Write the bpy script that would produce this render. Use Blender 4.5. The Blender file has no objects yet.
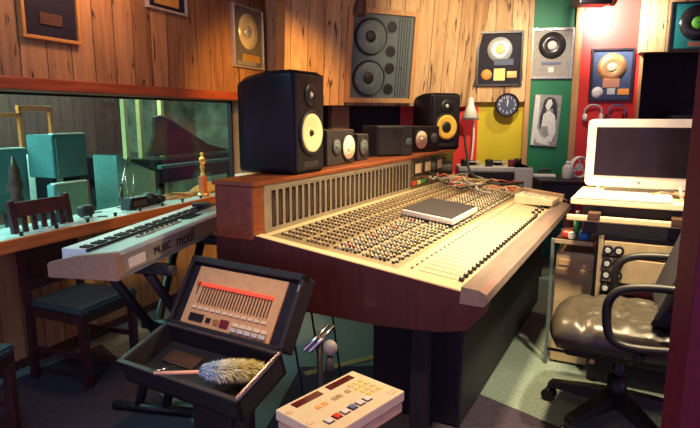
import bpy, bmesh, math, random
from mathutils import Vector, Matrix
random.seed(7)
C = bpy.context.scene.collection
sc = bpy.context.scene
rad = math.radians

# ------------------------------------------------------------------ camera
cam = bpy.data.objects.new('camera', bpy.data.cameras.new('camera'))
C.objects.link(cam)
cam.location = (0, 0, 1.40)
cam.data.sensor_width = 36.0
cam.data.lens = 560.0 / 700.0 * 36.0
cam.data.clip_start = 0.05
cam.rotation_euler = (math.pi/2 - math.atan(97/560), 0, 0)
sc.camera = cam

# ------------------------------------------------------------------ world, exposure
world = bpy.data.worlds.new('world'); sc.world = world
world.use_nodes = True
bg = world.node_tree.nodes['Background']
bg.inputs[0].default_value = (0.46, 0.27, 0.60, 1)
bg.inputs[1].default_value = 1.1
sc.view_settings.view_transform = 'Standard'
sc.view_settings.look = 'None'
sc.view_settings.gamma = 1.0
sc.view_settings.exposure = 0.45

def area(name, loc, target, size, power, color, size_y=None, spread=180):
    l = bpy.data.lights.new(name, 'AREA'); l.energy = power; l.color = color
    l.size = size
    if size_y: l.shape = 'RECTANGLE'; l.size_y = size_y
    l.spread = rad(spread)
    o = bpy.data.objects.new(name, l); C.objects.link(o)
    o.location = loc
    o.rotation_euler = (Vector(target)-Vector(loc)).to_track_quat('-Z', 'Y').to_euler()
    return o
def spot(name, loc, target, power, color, angle, blend=0.6, radius=0.04):
    l = bpy.data.lights.new(name, 'SPOT'); l.energy = power; l.color = color
    l.spot_size = rad(angle); l.spot_blend = blend; l.shadow_soft_size = radius
    o = bpy.data.objects.new(name, l); C.objects.link(o)
    o.location = loc
    o.rotation_euler = (Vector(target)-Vector(loc)).to_track_quat('-Z', 'Y').to_euler()
    return o
# warm downlight pool over the desk, fixtures out of view
spot('downlight_desk', (1.05, 2.75, 2.44), (0.62, 2.95, 0.8), 275, (1.0, 0.74, 0.40), 92, 0.8, 0.07)
spot('downlight_desk_far', (0.45, 4.30, 2.40), (0.75, 3.9, 0.9), 75, (1.0, 0.72, 0.38), 110, 0.8, 0.07)
# warm spot washing the timber above the near monitor
spot('downlight_wall', (0.02, 3.75, 2.10), (-0.62, 4.62, 1.50), 95, (1.0, 0.47, 0.10), 78, 0.9, 0.04)
# white spots on the coloured wall
spot('spot_red_wall', (2.26, 5.02, 2.36), (2.50, 5.44, 2.27), 110, (1.0, 0.93, 0.82), 105, 0.9, 0.03)
spot('downlight_back', (1.75, 4.55, 2.44), (1.75, 5.55, 1.5), 34, (1.0, 0.90, 0.72), 120, 0.9, 0.05)
spot('downlight_soffit', (1.15, 3.7, 2.45), (1.00, 5.25, 1.95), 125, (1.0, 0.78, 0.46), 72, 0.9, 0.06)
spot('downlight_computer', (1.65, 2.55, 2.44), (1.50, 2.95, 1.1), 52, (1.0, 0.80, 0.48), 70, 0.8, 0.06)
spot('floor_fill', (1.25, 1.9, 2.44), (0.98, 2.75, 0.1), 230, (1.0, 0.80, 0.48), 52, 0.7, 0.06)  # added spot to brighten the floor, chair and armrest
spot('downlight_front', (-0.02, 0.85, 2.44), (-0.10, 1.65, 0.6), 95, (1.0, 0.60, 0.26), 62, 0.8, 0.06)
# cool light of the live room behind the glass, and its spill on the left
area('live_room_tubes', (-4.0, 4.6, 2.42), (-4.0, 4.6, 0), 1.6, 85, (0.45, 1.0, 0.85), 1.6)
area('live_room_tubes_near', (-3.3, 2.6, 2.42), (-3.5, 2.8, 0), 1.0, 75, (0.40, 0.95, 0.95), 1.0)
area('live_room_fill_far', (-3.0, 7.4, 2.42), (-3.0, 7.6, 0), 1.4, 85, (0.62, 1.0, 0.78), 1.4)  # added area light to brighten the far side wall
area('left_cool_fill', (-1.25, 1.6, 2.44), (-1.5, 2.6, 0), 0.5, 13, (0.30, 0.72, 1.0), 0.9)  # fill standing in for the live-room spill on the left
area('left_warm_light', (-1.15, 3.1, 2.44), (-2.1, 3.5, 1.5), 0.3, 9, (1.0, 0.52, 0.30), 0.3)  # unseen warm light aimed at the window wall

# ------------------------------------------------------------------ materials
def newmat(name):
    m = bpy.data.materials.new(name); m.use_nodes = True
    return m, m.node_tree.nodes, m.node_tree.links, m.node_tree.nodes['Principled BSDF']
_cache = {}
def mat(name, col, rough=0.5, metal=0.0, var=0.12, scale=30, emit=0, bump=0.0):
    if name in _cache: return _cache[name]
    m, N, L, p = newmat(name)
    tc = N.new('ShaderNodeTexCoord'); no = N.new('ShaderNodeTexNoise')
    no.inputs['Scale'].default_value = scale; no.inputs['Detail'].default_value = 4
    L.new(tc.outputs['Object'], no.inputs['Vector'])
    r = N.new('ShaderNodeValToRGB')
    r.color_ramp.elements[0].position = 0.3; r.color_ramp.elements[1].position = 0.7
    r.color_ramp.elements[0].color = tuple(c*(1-var) for c in col)+(1,)
    r.color_ramp.elements[1].color = tuple(min(1, c*(1+var)) for c in col)+(1,)
    L.new(no.outputs['Fac'], r.inputs['Fac']); L.new(r.outputs['Color'], p.inputs['Base Color'])
    p.inputs['Roughness'].default_value = rough; p.inputs['Metallic'].default_value = metal
    if emit:
        L.new(r.outputs['Color'], p.inputs['Emission Color']); p.inputs['Emission Strength'].default_value = emit
    if bump:
        b = N.new('ShaderNodeBump'); b.inputs['Strength'].default_value = bump; b.inputs['Distance'].default_value = 0.01
        L.new(no.outputs['Fac'], b.inputs['Height']); L.new(b.outputs['Normal'], p.inputs['Normal'])
    _cache[name] = m
    return m
def math_node(N, L, op, a, b=None, c=None):
    n = N.new('ShaderNodeMath'); n.operation = op
    for i, v in enumerate((a, b, c)):
        if v is None: continue
        if isinstance(v, (int, float)): n.inputs[i].default_value = v
        else: L.new(v, n.inputs[i])
    return n.outputs[0]
def planks(name, c1, c2, axis='X', width=0.15, rough=0.6, crack=0.5):
    """vertical weathered boards: board index along `axis`, grain along Z"""
    m, N, L, p = newmat(name)
    tc = N.new('ShaderNodeTexCoord'); sp = N.new('ShaderNodeSeparateXYZ')
    L.new(tc.outputs['Object'], sp.inputs[0])
    x = sp.outputs[axis]; z = sp.outputs['Z']
    xs = math_node(N, L, 'DIVIDE', x, width)
    fl = math_node(N, L, 'FLOOR', xs); fr = math_node(N, L, 'FRACT', xs)
    wn = N.new('ShaderNodeTexWhiteNoise'); wn.noise_dimensions = '1D'; L.new(fl, wn.inputs['W'])
    def grain(sx, sz, det, off):
        cb = N.new('ShaderNodeCombineXYZ')
        L.new(math_node(N, L, 'MULTIPLY', x, sx), cb.inputs[0])
        L.new(math_node(N, L, 'MULTIPLY', z, sz), cb.inputs[2])
        L.new(math_node(N, L, 'ADD', math_node(N, L, 'MULTIPLY', fl, 3.7), off), cb.inputs[1])
        g = N.new('ShaderNodeTexNoise'); g.inputs['Scale'].default_value = 1; g.inputs['Detail'].default_value = det
        g.inputs['Distortion'].default_value = 0.6
        L.new(cb.outputs[0], g.inputs['Vector']); return g.outputs['Fac']
    g1 = grain(22, 2.2, 5, 0); g2 = grain(34, 5.0, 3, 11)
    r = N.new('ShaderNodeValToRGB'); e = r.color_ramp.elements
    e[0].position = .25; e[0].color = (*c1, 1); e[1].position = .75; e[1].color = (*c2, 1)
    mixv = math_node(N, L, 'ADD', math_node(N, L, 'MULTIPLY', g1, 0.75), math_node(N, L, 'MULTIPLY', wn.outputs['Value'], 0.28))
    L.new(mixv, r.inputs['Fac'])
    # cracks and checks in the timber
    cr = N.new('ShaderNodeMapRange'); L.new(g2, cr.inputs[0])
    cr.inputs[1].default_value = 0.25+0.05*crack; cr.inputs[2].default_value = 0.28+0.12*crack; cr.inputs[3].default_value = 0.10; cr.inputs[4].default_value = 1
    gr = math_node(N, L, 'GREATER_THAN', math_node(N, L, 'ABSOLUTE', math_node(N, L, 'SUBTRACT', fr, 0.5)), 0.478)
    gv = math_node(N, L, 'SUBTRACT', 1.0, math_node(N, L, 'MULTIPLY', gr, 0.75))
    tot = math_node(N, L, 'MULTIPLY', cr.outputs[0], gv)
    mx = N.new('ShaderNodeMix'); mx.data_type = 'RGBA'; mx.blend_type = 'MULTIPLY'; mx.inputs[0].default_value = 1
    L.new(r.outputs['Color'], mx.inputs[6]); L.new(tot, mx.inputs[7]); L.new(mx.outputs[2], p.inputs['Base Color'])
    b = N.new('ShaderNodeBump'); b.inputs['Strength'].default_value = 0.5; b.inputs['Distance'].default_value = 0.01
    L.new(tot, b.inputs['Height']); L.new(b.outputs['Normal'], p.inputs['Normal'])
    p.inputs['Roughness'].default_value = rough
    return m
def woodgrain(name, c1, c2, rough=0.35, scale=(3, 40, 40)):
    if name in _cache: return _cache[name]
    m, N, L, p = newmat(name)
    tc = N.new('ShaderNodeTexCoord'); mp = N.new('ShaderNodeMapping'); mp.inputs['Scale'].default_value = scale
    L.new(tc.outputs['Object'], mp.inputs['Vector'])
    no = N.new('ShaderNodeTexNoise'); no.inputs['Scale'].default_value = 1; no.inputs['Detail'].default_value = 6
    L.new(mp.outputs[0], no.inputs['Vector'])
    r = N.new('ShaderNodeValToRGB'); e = r.color_ramp.elements
    e[0].position = .3; e[0].color = (*c1, 1); e[1].position = .7; e[1].color = (*c2, 1)
    L.new(no.outputs['Fac'], r.inputs['Fac']); L.new(r.outputs['Color'], p.inputs['Base Color'])
    p.inputs['Roughness'].default_value = rough
    _cache[name] = m; return m
def glassmat(name, tint=(0.9, 1, 0.96), refl=0.12):
    m, N, L, p = newmat(name)
    N.remove(p)
    out = N['Material Output']
    tr = N.new('ShaderNodeBsdfTransparent'); tr.inputs[0].default_value = (*tint, 1)
    gl = N.new('ShaderNodeBsdfGlossy'); gl.inputs['Roughness'].default_value = 0.03
    fr = N.new('ShaderNodeLayerWeight'); fr.inputs['Blend'].default_value = 0.5
    mx = N.new('ShaderNodeMixShader')
    tc = N.new('ShaderNodeTexCoord'); no = N.new('ShaderNodeTexNoise'); no.inputs['Scale'].default_value = 4
    L.new(tc.outputs['Object'], no.inputs['Vector'])
    a = math_node(N, L, 'ADD', math_node(N, L, 'ADD', math_node(N, L, 'MULTIPLY', math_node(N, L, 'POWER', fr.outputs['Facing'], 4.0), 0.40), 0.015), math_node(N, L, 'MULTIPLY', no.outputs['Fac'], refl*0.3))
    L.new(a, mx.inputs[0]); L.new(tr.outputs[0], mx.inputs[1]); L.new(gl.outputs[0], mx.inputs[2]); L.new(mx.outputs[0], out.inputs[0])
    return m

M = {}
M['timber_left'] = planks('timber_left', (0.19, 0.084, 0.034), (0.47, 0.245, 0.105), 'Y', 0.16, crack=0.8)  # same wood as the soffit; its dimmer light is in the darker colour
M['timber_soffit'] = planks('timber_soffit', (0.36, 0.19, 0.075), (0.74, 0.48, 0.24), 'X', 0.15, crack=1.0)
M['timber_low'] = planks('timber_low', (0.30, 0.14, 0.05), (0.62, 0.36, 0.15), 'Y', 0.13, crack=0.3)
M['timber_dark'] = planks('timber_dark', (0.045, 0.014, 0.016), (0.11, 0.036, 0.034), 'Y', 0.2)
M['trim_red'] = woodgrain('trim_red', (0.24, 0.045, 0.018), (0.40, 0.09, 0.035), 0.35, (40, 3, 40))
M['sill_orange'] = woodgrain('sill_orange', (0.55, 0.13, 0.035), (0.75, 0.22, 0.06), 0.3, (40, 3, 40))
M['sill_top'] = mat('sill_top', (0.46, 0.56, 0.55), 0.45, 0, .3, 14)
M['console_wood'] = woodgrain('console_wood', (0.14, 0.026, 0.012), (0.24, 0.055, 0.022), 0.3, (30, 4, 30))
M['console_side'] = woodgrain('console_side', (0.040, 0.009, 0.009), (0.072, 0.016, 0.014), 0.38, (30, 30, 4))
M['bridge_top'] = woodgrain('bridge_top', (0.19, 0.045, 0.013), (0.30, 0.085, 0.026), 0.3, (30, 4, 30))
M['armrest'] = woodgrain('armrest', (0.17, 0.135, 0.12), (0.24, 0.185, 0.165), 0.35, (30, 4, 30))
M['cream_panel'] = mat('cream_panel', (0.60, 0.49, 0.30), 0.45, 0, .06, 40)
M['cream_edge'] = mat('cream_edge', (0.80, 0.60, 0.34), 0.4, 0, .08, 30)
M['cream'] = mat('cream', (0.80, 0.70, 0.48), 0.45, 0, .05, 30)
M['ctrl_tan'] = mat('ctrl_tan', (0.62, 0.38, 0.19), 0.45, 0, .08, 30)
M['black'] = mat('black', (0.010, 0.009, 0.012), 0.45, 0, .3, 40)
M['black_gloss'] = mat('black_gloss', (0.010, 0.008, 0.010), 0.36, 0, .2, 20)
M['black_soft'] = mat('black_soft', (0.022, 0.019, 0.026), 0.75, 0, .3, 60)
M['black_gloss'].node_tree.nodes['Principled BSDF'].inputs['Specular IOR Level'].default_value = 0.25
M['case_black'] = mat('case_black', (0.014, 0.011, 0.017), 0.6, 0, .3, 90, 0, .25)
M['dark_grey'] = mat('dark_grey', (0.04, 0.036, 0.038), 0.5, 0, .2, 40)
M['grey'] = mat('grey', (0.28, 0.27, 0.26), 0.5, 0, .1, 40)
M['light_grey'] = mat('light_grey', (0.55, 0.56, 0.55), 0.5, 0, .1, 40)
M['white'] = mat('white', (0.82, 0.80, 0.76), 0.4, 0, .04, 30)
M['white_gloss'] = mat('white_gloss', (0.84, 0.80, 0.70), 0.2, 0, .04, 30)
M['chrome'] = mat('chrome', (0.75, 0.74, 0.74), 0.18, 1, .05, 30)
M['steel'] = mat('steel', (0.42, 0.40, 0.38), 0.35, 1, .1, 50)
M['bridge_metal'] = mat('bridge_metal', (0.42, 0.37, 0.28), 0.34, 0.55, .15, 12)
M['meter_dark'] = mat('meter_dark', (0.025, 0.02, 0.016), 0.12, 0, .3, 20)
M['smoked'] = mat('smoked', (0.10, 0.075, 0.045), 0.08, 0.1, .3, 6)
M['cone_cream'] = mat('cone_cream', (0.95, 0.82, 0.45), 0.5, 0, .05, 30)
M['cone_white'] = mat('cone_white', (0.92, 0.84, 0.66), 0.5, 0, .05, 30)
M['cone_yellow'] = mat('cone_yellow', (0.92, 0.55, 0.08), 0.5, 0, .05, 30)
M['cone_grey'] = mat('cone_grey', (0.13, 0.165, 0.175), 0.5, 0, .2, 30)
M['speaker_blue'] = mat('speaker_blue', (0.10, 0.135, 0.15), 0.6, 0, .12, 60)
M['gold'] = mat('gold', (0.85, 0.55, 0.15), 0.3, 0.6, .1, 10)
M['pale_gold'] = mat('pale_gold', (0.80, 0.74, 0.42), 0.25, 0.3, .25, 5)
M['silver_disc'] = mat('silver_disc', (0.55, 0.60, 0.60), 0.22, 0.3, .35, 6)
M['vinyl'] = mat('vinyl', (0.03, 0.03, 0.03), 0.22, 0, .3, 10)
M['copper'] = mat('copper', (0.80, 0.42, 0.18), 0.3, 0.7, .15, 8)
M['orange_paper'] = mat('orange_paper', (0.85, 0.32, 0.06), 0.6, 0, .1, 30)
M['yellow_paper'] = mat('yellow_paper', (0.85, 0.72, 0.22), 0.6, 0, .2, 30)
M['green_label'] = mat('green_label', (0.25, 0.80, 0.10), 0.5, 0, .1, 30)
M['frame_black'] = mat('frame_black', (0.02, 0.018, 0.022), 0.35, 0, .2, 30)
M['frame_gilt'] = mat('frame_gilt', (0.60, 0.28, 0.08), 0.35, 0.3, .1, 30)
M['frame_silver'] = mat('frame_silver', (0.55, 0.55, 0.52), 0.3, 0.6, .1, 30)
M['mat_dark'] = mat('mat_dark', (0.018, 0.016, 0.028), 0.6, 0, .2, 30)
M['mat_dark'].node_tree.nodes['Principled BSDF'].inputs['Specular IOR Level'].default_value = 0.15
M['mat_navy'] = mat('mat_navy', (0.04, 0.06, 0.13), 0.5, 0, .15, 30)
M['mat_grey'] = mat('mat_grey', (0.36, 0.34, 0.30), 0.6, 0, .1, 30)
M['mat_half'] = mat('mat_half', (0.13, 0.12, 0.11), 0.7, 0, .2, 30)
M['mat_teal'] = mat('mat_teal', (0.02, 0.26, 0.25), 0.6, 0, .1, 30)
M['shade_dark'] = mat('shade_dark', (0.034, 0.024, 0.044), 0.95, 0, .3, 50, 0, .5)  # dark tone of the sheets added as floor shade
M['paint_green'] = mat('paint_green', (0.012, 0.20, 0.085), 0.55, 0, .08, 4)
M['paint_red'] = mat('paint_red', (0.72, 0.030, 0.022), 0.55, 0, .08, 4)
M['paint_yellow'] = mat('paint_yellow', (0.62, 0.50, 0.010), 0.55, 0, .08, 4)
M['paint_dark'] = mat('paint_dark', (0.045, 0.030, 0.045), 0.8, 0, .25, 4)
M['strip_wood'] = woodgrain('strip_wood', (0.45, 0.22, 0.08), (0.66, 0.38, 0.16), 0.5, (40, 40, 3))
M['maroon'] = mat('maroon', (0.15, 0.006, 0.022), 0.6, 0, .2, 40)
M['carpet'] = mat('carpet', (0.165, 0.22, 0.195), 0.95, 0, .22, 60, 0, .5)
M['cone_black'] = mat('cone_black', (0.015, 0.013, 0.012), 0.5, 0, .2, 30)
M['rug'] = mat('rug', (0.030, 0.024, 0.040), 0.95, 0, .3, 50, 0, .5)
M['ceiling'] = mat('ceiling', (0.40, 0.30, 0.30), 0.8, 0, .5, 60)
M['chair_wood'] = woodgrain('chair_wood', (0.035, 0.012, 0.014), (0.070, 0.022, 0.022), 0.35, (20, 20, 5))
M['chair_seat'] = mat('chair_seat', (0.035, 0.06, 0.065), 0.6, 0, .3, 50, 0, .2)
M['leather'] = mat('leather', (0.050, 0.042, 0.032), 0.30, 0, .2, 12, 0, .35)
M['mesh_back'] = mat('mesh_back', (0.018, 0.016, 0.024), 0.9, 0, .5, 160, 0, .5)
M['teal_amp'] = mat('teal_amp', (0.075, 0.20, 0.21), 0.7, 0, .1, 20)
M['teal_pale'] = mat('teal_pale', (0.17, 0.36, 0.38), 0.7, 0, .1, 20)
M['strip_pale'] = mat('strip_pale', (0.78, 0.62, 0.30), 0.6, 0, .1, 20)
M['live_wall'] = mat('live_wall', (0.20, 0.20, 0.16), 0.8, 0, .6, 3)  # blotchy grey-green tone stands in for a reflection in the glass
M['synth_top'] = mat('synth_top', (0.52, 0.60, 0.63), 0.35, 0.35, .08, 30)
M['synth_back'] = mat('synth_back', (0.42, 0.40, 0.34), 0.35, 0.4, .08, 30)
M['synth_end'] = woodgrain('synth_end', (0.30, 0.19, 0.11), (0.40, 0.26, 0.15), 0.45, (40, 3, 40))
M['key_white'] = mat('key_white', (0.85, 0.86, 0.82), 0.3, 0, .03, 30)
M['red_plastic'] = mat('red_plastic', (0.75, 0.05, 0.03), 0.4, 0, .1, 30)
M['red_lit'] = mat('red_lit', (0.9, 0.10, 0.05), 0.4, 0, .1, 30, 0.35)
M['maroon_display'] = mat('maroon_display', (0.10, 0.010, 0.012), 0.15, 0, .3, 30)
M['blue_plastic'] = mat('blue_plastic', (0.03, 0.20, 0.70), 0.4, 0, .1, 30)
M['slate_blue'] = mat('slate_blue', (0.14, 0.17, 0.32), 0.4, 0, .1, 30)
M['green_plastic'] = mat('green_plastic', (0.05, 0.40, 0.10), 0.4, 0, .1, 30)
M['orange_btn'] = mat('orange_btn', (0.85, 0.45, 0.12), 0.4, 0, .1, 30)
M['screen'] = mat('screen', (0.020, 0.014, 0.022), 0.12, 0, .2, 10)
M['screen'].node_tree.nodes['Principled BSDF'].inputs['Specular IOR Level'].default_value = 0.15
M['gear_gold'] = mat('gear_gold', (0.55, 0.42, 0.24), 0.4, 0.3, .12, 20)
M['cable_tan'] = mat('cable_tan', (0.50, 0.36, 0.18), 0.5, 0, .1, 30)
M['cable_grey'] = mat('cable_grey', (0.40, 0.38, 0.36), 0.5, 0, .1, 30)
M['cable_red'] = mat('cable_red', (0.55, 0.12, 0.08), 0.5, 0, .1, 30)
M['duster_blue'] = mat('duster_blue', (0.45, 0.62, 0.80), 0.9, 0, .1, 30)
M['duster_white'] = mat('duster_white', (0.88, 0.90, 0.80), 0.9, 0, .1, 30)
M['duster_yellow'] = mat('duster_yellow', (0.66, 0.56, 0.12), 0.9, 0, .1, 30)
M['pink_handle'] = mat('pink_handle', (0.75, 0.42, 0.30), 0.4, 0, .1, 30)
M['tan_cloth'] = mat('tan_cloth', (0.50, 0.34, 0.14), 0.9, 0, .2, 30, 0, .4)
M['bronze'] = mat('bronze', (0.10, 0.05, 0.035), 0.4, 0.3, .2, 30)
M['glass'] = glassmat('glass', (0.90, 1.0, 0.96), 0.10)
M['photo_black'] = mat('photo_black', (0.03, 0.03, 0.032), 0.5, 0, .3, 20)
M['photo_grey'] = mat('photo_grey', (0.30, 0.31, 0.31), 0.5, 0, .25, 30)
M['photo_white'] = mat('photo_white', (0.72, 0.76, 0.75), 0.5, 0, .1, 30)
M['amber'] = mat('amber', (0.9, 0.5, 0.12), 0.4, 0, .1, 30)

# ------------------------------------------------------------------ mesh helpers
class B:
    """collects shapes and links them as ONE mesh object"""
    def __init__(s): s.bm = bmesh.new(); s.mats = []; s.mi = 0
    def use(s, m):
        if m not in s.mats: s.mats.append(m)
        s.mi = s.mats.index(m); return s
    def _mark(s, faces):
        for f in faces: f.material_index = s.mi
    def box(s, x0, x1, y0, y1, z0, z1, bev=0.0, mtx=None, seg=2):
        r = bmesh.ops.create_cube(s.bm, size=1)
        vs = r['verts']
        T = Matrix.Translation(((x0+x1)/2, (y0+y1)/2, (z0+z1)/2)) @ Matrix.Diagonal((abs(x1-x0), abs(y1-y0), abs(z1-z0), 1))
        bmesh.ops.transform(s.bm, matrix=T, verts=vs)
        fs = set(f for v in vs for f in v.link_faces)
        if bev > 0:
            ed = list(set(e for v in vs for e in v.link_edges))
            r2 = bmesh.ops.bevel(s.bm, geom=ed, offset=bev, segments=seg, affect='EDGES', profile=0.5)
            vs = list(set(v for f in r2['faces'] for v in f.verts) | set(v for v in vs if v.is_valid))
            fs = set(f for v in vs for f in v.link_faces)
        if mtx is not None: bmesh.ops.transform(s.bm, matrix=mtx, verts=vs)
        s._mark(fs); return s
    def prism(s, pts, x0, x1, axis='X', bev=0.0):
        """polygon (a,b) extruded along axis: X -> (y,z), Y -> (x,z), Z -> (x,y)"""
        def P(a, b, h):
            return {'X': (h, a, b), 'Y': (a, h, b), 'Z': (a, b, h)}[axis]
        v0 = [s.bm.verts.new(P(a, b, x0)) for a, b in pts]
        v1 = [s.bm.verts.new(P(a, b, x1)) for a, b in pts]
        fs = [s.bm.faces.new(v0), s.bm.faces.new(list(reversed(v1)))]
        n = len(pts)
        for i in range(n):
            fs.append(s.bm.faces.new((v0[i], v1[i], v1[(i+1) % n], v0[(i+1) % n])))
        bmesh.ops.recalc_face_normals(s.bm, faces=fs)
        if bev > 0:
            ed = list(set(e for f in fs for e in f.edges))
            r = bmesh.ops.bevel(s.bm, geom=ed, offset=bev, segments=2, affect='EDGES')
            fs = set(f for v in (set(v for f in r['faces'] for v in f.verts)) for f in v.link_faces)
        s._mark([f for f in fs if f.is_valid]); return s
    def cyl(s, p0, p1, r0, r1=None, n=16, cap=True):
        p0 = Vector(p0); p1 = Vector(p1); r1 = r0 if r1 is None else r1
        d = (p1-p0); q = d.to_track_quat('Z', 'Y')
        a = []; b = []
        for i in range(n):
            t = 2*math.pi*i/n; c = Vector((math.cos(t), math.sin(t), 0))
            a.append(s.bm.verts.new(p0+q@(c*r0))); b.append(s.bm.verts.new(p1+q@(c*r1)))
        fs = []
        for i in range(n):
            f = s.bm.faces.new((a[i], a[(i+1) % n], b[(i+1) % n], b[i])); f.smooth = n > 6; fs.append(f)
        if cap: fs.append(s.bm.faces.new(list(reversed(a)))); fs.append(s.bm.faces.new(b))
        s._mark(fs); return s
    def lathe(s, prof, o=(0, 0, 0), axis=(0, 0, 1), n=32):
        """prof: list of (r, h) along axis from o"""
        o = Vector(o); q = Vector(axis).to_track_quat('Z', 'Y'); rings = []
        for r, h in prof:
            rings.append([s.bm.verts.new(o+q@Vector((max(r, 1e-5)*math.cos(2*math.pi*i/n), max(r, 1e-5)*math.sin(2*math.pi*i/n), h))) for i in range(n)])
        fs = []
        for a, b in zip(rings, rings[1:]):
            for i in range(n):
                f = s.bm.faces.new((a[i], a[(i+1) % n], b[(i+1) % n], b[i])); f.smooth = True; fs.append(f)
        fs.append(s.bm.faces.new(list(reversed(rings[0])))); fs.append(s.bm.faces.new(rings[-1]))
        s._mark(fs); return s
    def tube(s, pts, r, n=8, sub=6, closed=False, flat=1.0):
        """smooth tube through points (Catmull-Rom)"""
        P = [Vector(p) for p in pts]; Q = []
        m = len(P)
        rng = range(m if closed else m-1)
        for i in rng:
            if closed: a, b, c, d = P[(i-1) % m], P[i], P[(i+1) % m], P[(i+2) % m]
            else: a, b, c, d = P[max(i-1, 0)], P[i], P[i+1], P[min(i+2, m-1)]
            for k in range(sub):
                t = k/sub
                Q.append(0.5*((2*b)+(-a+c)*t+(2*a-5*b+4*c-d)*t*t+(-a+3*b-3*c+d)*t**3))
        if not closed: Q.append(P[-1])
        rings = []; up = Vector((0, 0, 1)); prev = None
        for i, c in enumerate(Q):
            if closed: d = Q[(i+1) % len(Q)]-Q[i-1]
            else: d = Q[min(i+1, len(Q)-1)]-Q[max(i-1, 0)]
            d.normalize()
            if prev is None:
                x = d.cross(up)
                if x.length < 1e-3: x = d.cross(Vector((1, 0, 0)))
            else: x = prev-d*prev.dot(d)
            x.normalize(); y = d.cross(x); prev = x
            rings.append([s.bm.verts.new(c+x*(r*math.cos(2*math.pi*k/n))+y*(r*flat*math.sin(2*math.pi*k/n))) for k in range(n)])
        fs = []
        R2 = rings+[rings[0]] if closed else rings
        for a, b in zip(R2, R2[1:]):
            for k in range(n):
                f = s.bm.faces.new((a[k], a[(k+1) % n], b[(k+1) % n], b[k])); f.smooth = True; fs.append(f)
        if not closed: fs.append(s.bm.faces.new(list(reversed(rings[0])))); fs.append(s.bm.faces.new(rings[-1]))
        s._mark(fs); return s
    def ball(s, c, rx, ry=None, rz=None, n=16, mtx=None):
        ry = rx if ry is None else ry; rz = rx if rz is None else rz
        r = bmesh.ops.create_uvsphere(s.bm, u_segments=n, v_segments=max(6, n*2//3), radius=1)
        T = Matrix.Translation(c) @ (mtx or Matrix.Identity(4)) @ Matrix.Diagonal((rx, ry, rz, 1))
        bmesh.ops.transform(s.bm, matrix=T, verts=r['verts'])
        fs = set(f for v in r['verts'] for f in v.link_faces)
        for f in fs: f.smooth = True
        s._mark(fs); return s
    def xf(s, mtx): bmesh.ops.transform(s.bm, matrix=mtx, verts=s.bm.verts[:]); return s
    def build(s, name, m=None, parent=None, loc=None, rotz=None, smooth=False, subsurf=0):
        me = bpy.data.meshes.new(name)
        bmesh.ops.recalc_face_normals(s.bm, faces=s.bm.faces[:])
        if smooth:
            for f in s.bm.faces: f.smooth = True
        s.bm.to_mesh(me); s.bm.free()
        if s.mats:
            for k in s.mats: me.materials.append(M[k])
        else: me.materials.append(M[m])
        o = bpy.data.objects.new(name, me); C.objects.link(o)
        if parent is not None: o.parent = parent
        if loc is not None: o.location = loc
        if rotz is not None: o.rotation_euler = (0, 0, rad(rotz))
        if subsurf:
            md = o.modifiers.new('sub', 'SUBSURF'); md.levels = subsurf; md.render_levels = subsurf
        return o
def tag(o, label=None, cat=None, group=None, kind=None):
    if label: o['label'] = label
    if cat: o['category'] = cat
    if group: o['group'] = group
    if kind: o['kind'] = kind
    return o
def thing(name, label, cat, loc=(0, 0, 0), rot=0, group=None, eul=None):
    o = bpy.data.objects.new(name, None); C.objects.link(o); o.empty_display_size = 0.1
    o.location = loc; o.rotation_euler = eul if eul else (0, 0, rad(rot))
    return tag(o, label, cat, group)
def struct(o): o['kind'] = 'structure'; return o
def copy_tree(o, parent=None):
    c = o.copy(); C.objects.link(c); c.parent = parent
    for ch in list(o.children): copy_tree(ch, c)
    return c
def text_mesh(s, size, depth=0.001):
    cu = bpy.data.curves.new('txt', 'FONT'); cu.body = s; cu.size = size; cu.extrude = depth
    cu.align_x = 'CENTER'; cu.align_y = 'CENTER'
    o = bpy.data.objects.new('txt', cu); C.objects.link(o)
    dg = bpy.context.evaluated_depsgraph_get()
    me = bpy.data.meshes.new_from_object(o.evaluated_get(dg))
    bpy.data.objects.remove(o); bpy.data.curves.remove(cu)
    return me
def text_obj(name, s, size, m, parent, mtx):
    me = text_mesh(s, size); me.name = name; me.transform(mtx); me.materials.clear(); me.materials.append(M[m])
    o = bpy.data.objects.new(name, me); C.objects.link(o); o.parent = parent
    return o
def W(deg, x, y, z=0.0):
    """frame turned by -deg: x across, y along -> world"""
    a = rad(deg)
    return Vector((x*math.cos(a)+y*math.sin(a), -x*math.sin(a)+y*math.cos(a), z))
CON = 28.0     # mixing desk axis
WAL = 22.5     # window wall axis

# ================================================================== SETTING
struct(B().box(-8.5, 5.5, -1.6, 12, -0.08, 0).build('floor', 'carpet'))
struct(B().box(-8.5, 5.5, -1.6, 12, 2.5, 2.58).build('ceiling', 'ceiling'))
# window wall (x = across, y = along, in the wall's own frame)
wl = B()
wl.box(-2.95, -2.68, 0.3, 5.6, 1.59, 2.5)
struct(wl.build('wall_left', 'timber_left', rotz=-WAL))
struct(B().box(-3.0, -2.86, 0.3, 5.25, 0, 0.75).build('wall_left_lower', 'timber_low', rotz=-WAL))
struct(B().box(-2.95, -2.68, 4.27, 5.6, 0.75, 1.59).build('wall_left_end', 'timber_left', rotz=-WAL))
struct(B().box(-2.96, -2.645, 0.3, 4.27, 1.535, 1.60, .006).build('trim_1', 'trim_red', rotz=-WAL))
struct(B().box(-2.90, -2.60, 0.3, 4.25, 0.752, 0.80).build('trim_2', 'sill_top', rotz=-WAL))
struct(B().box(-2.60, -2.572, 0.3, 4.25, 0.738, 0.803, .004).build('trim_3', 'sill_orange', rotz=-WAL))
w = struct(B().box(-2.925, -2.915, 0.3, 4.27, 0.79, 1.55).build('window_1', 'glass', rotz=-WAL))
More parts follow.
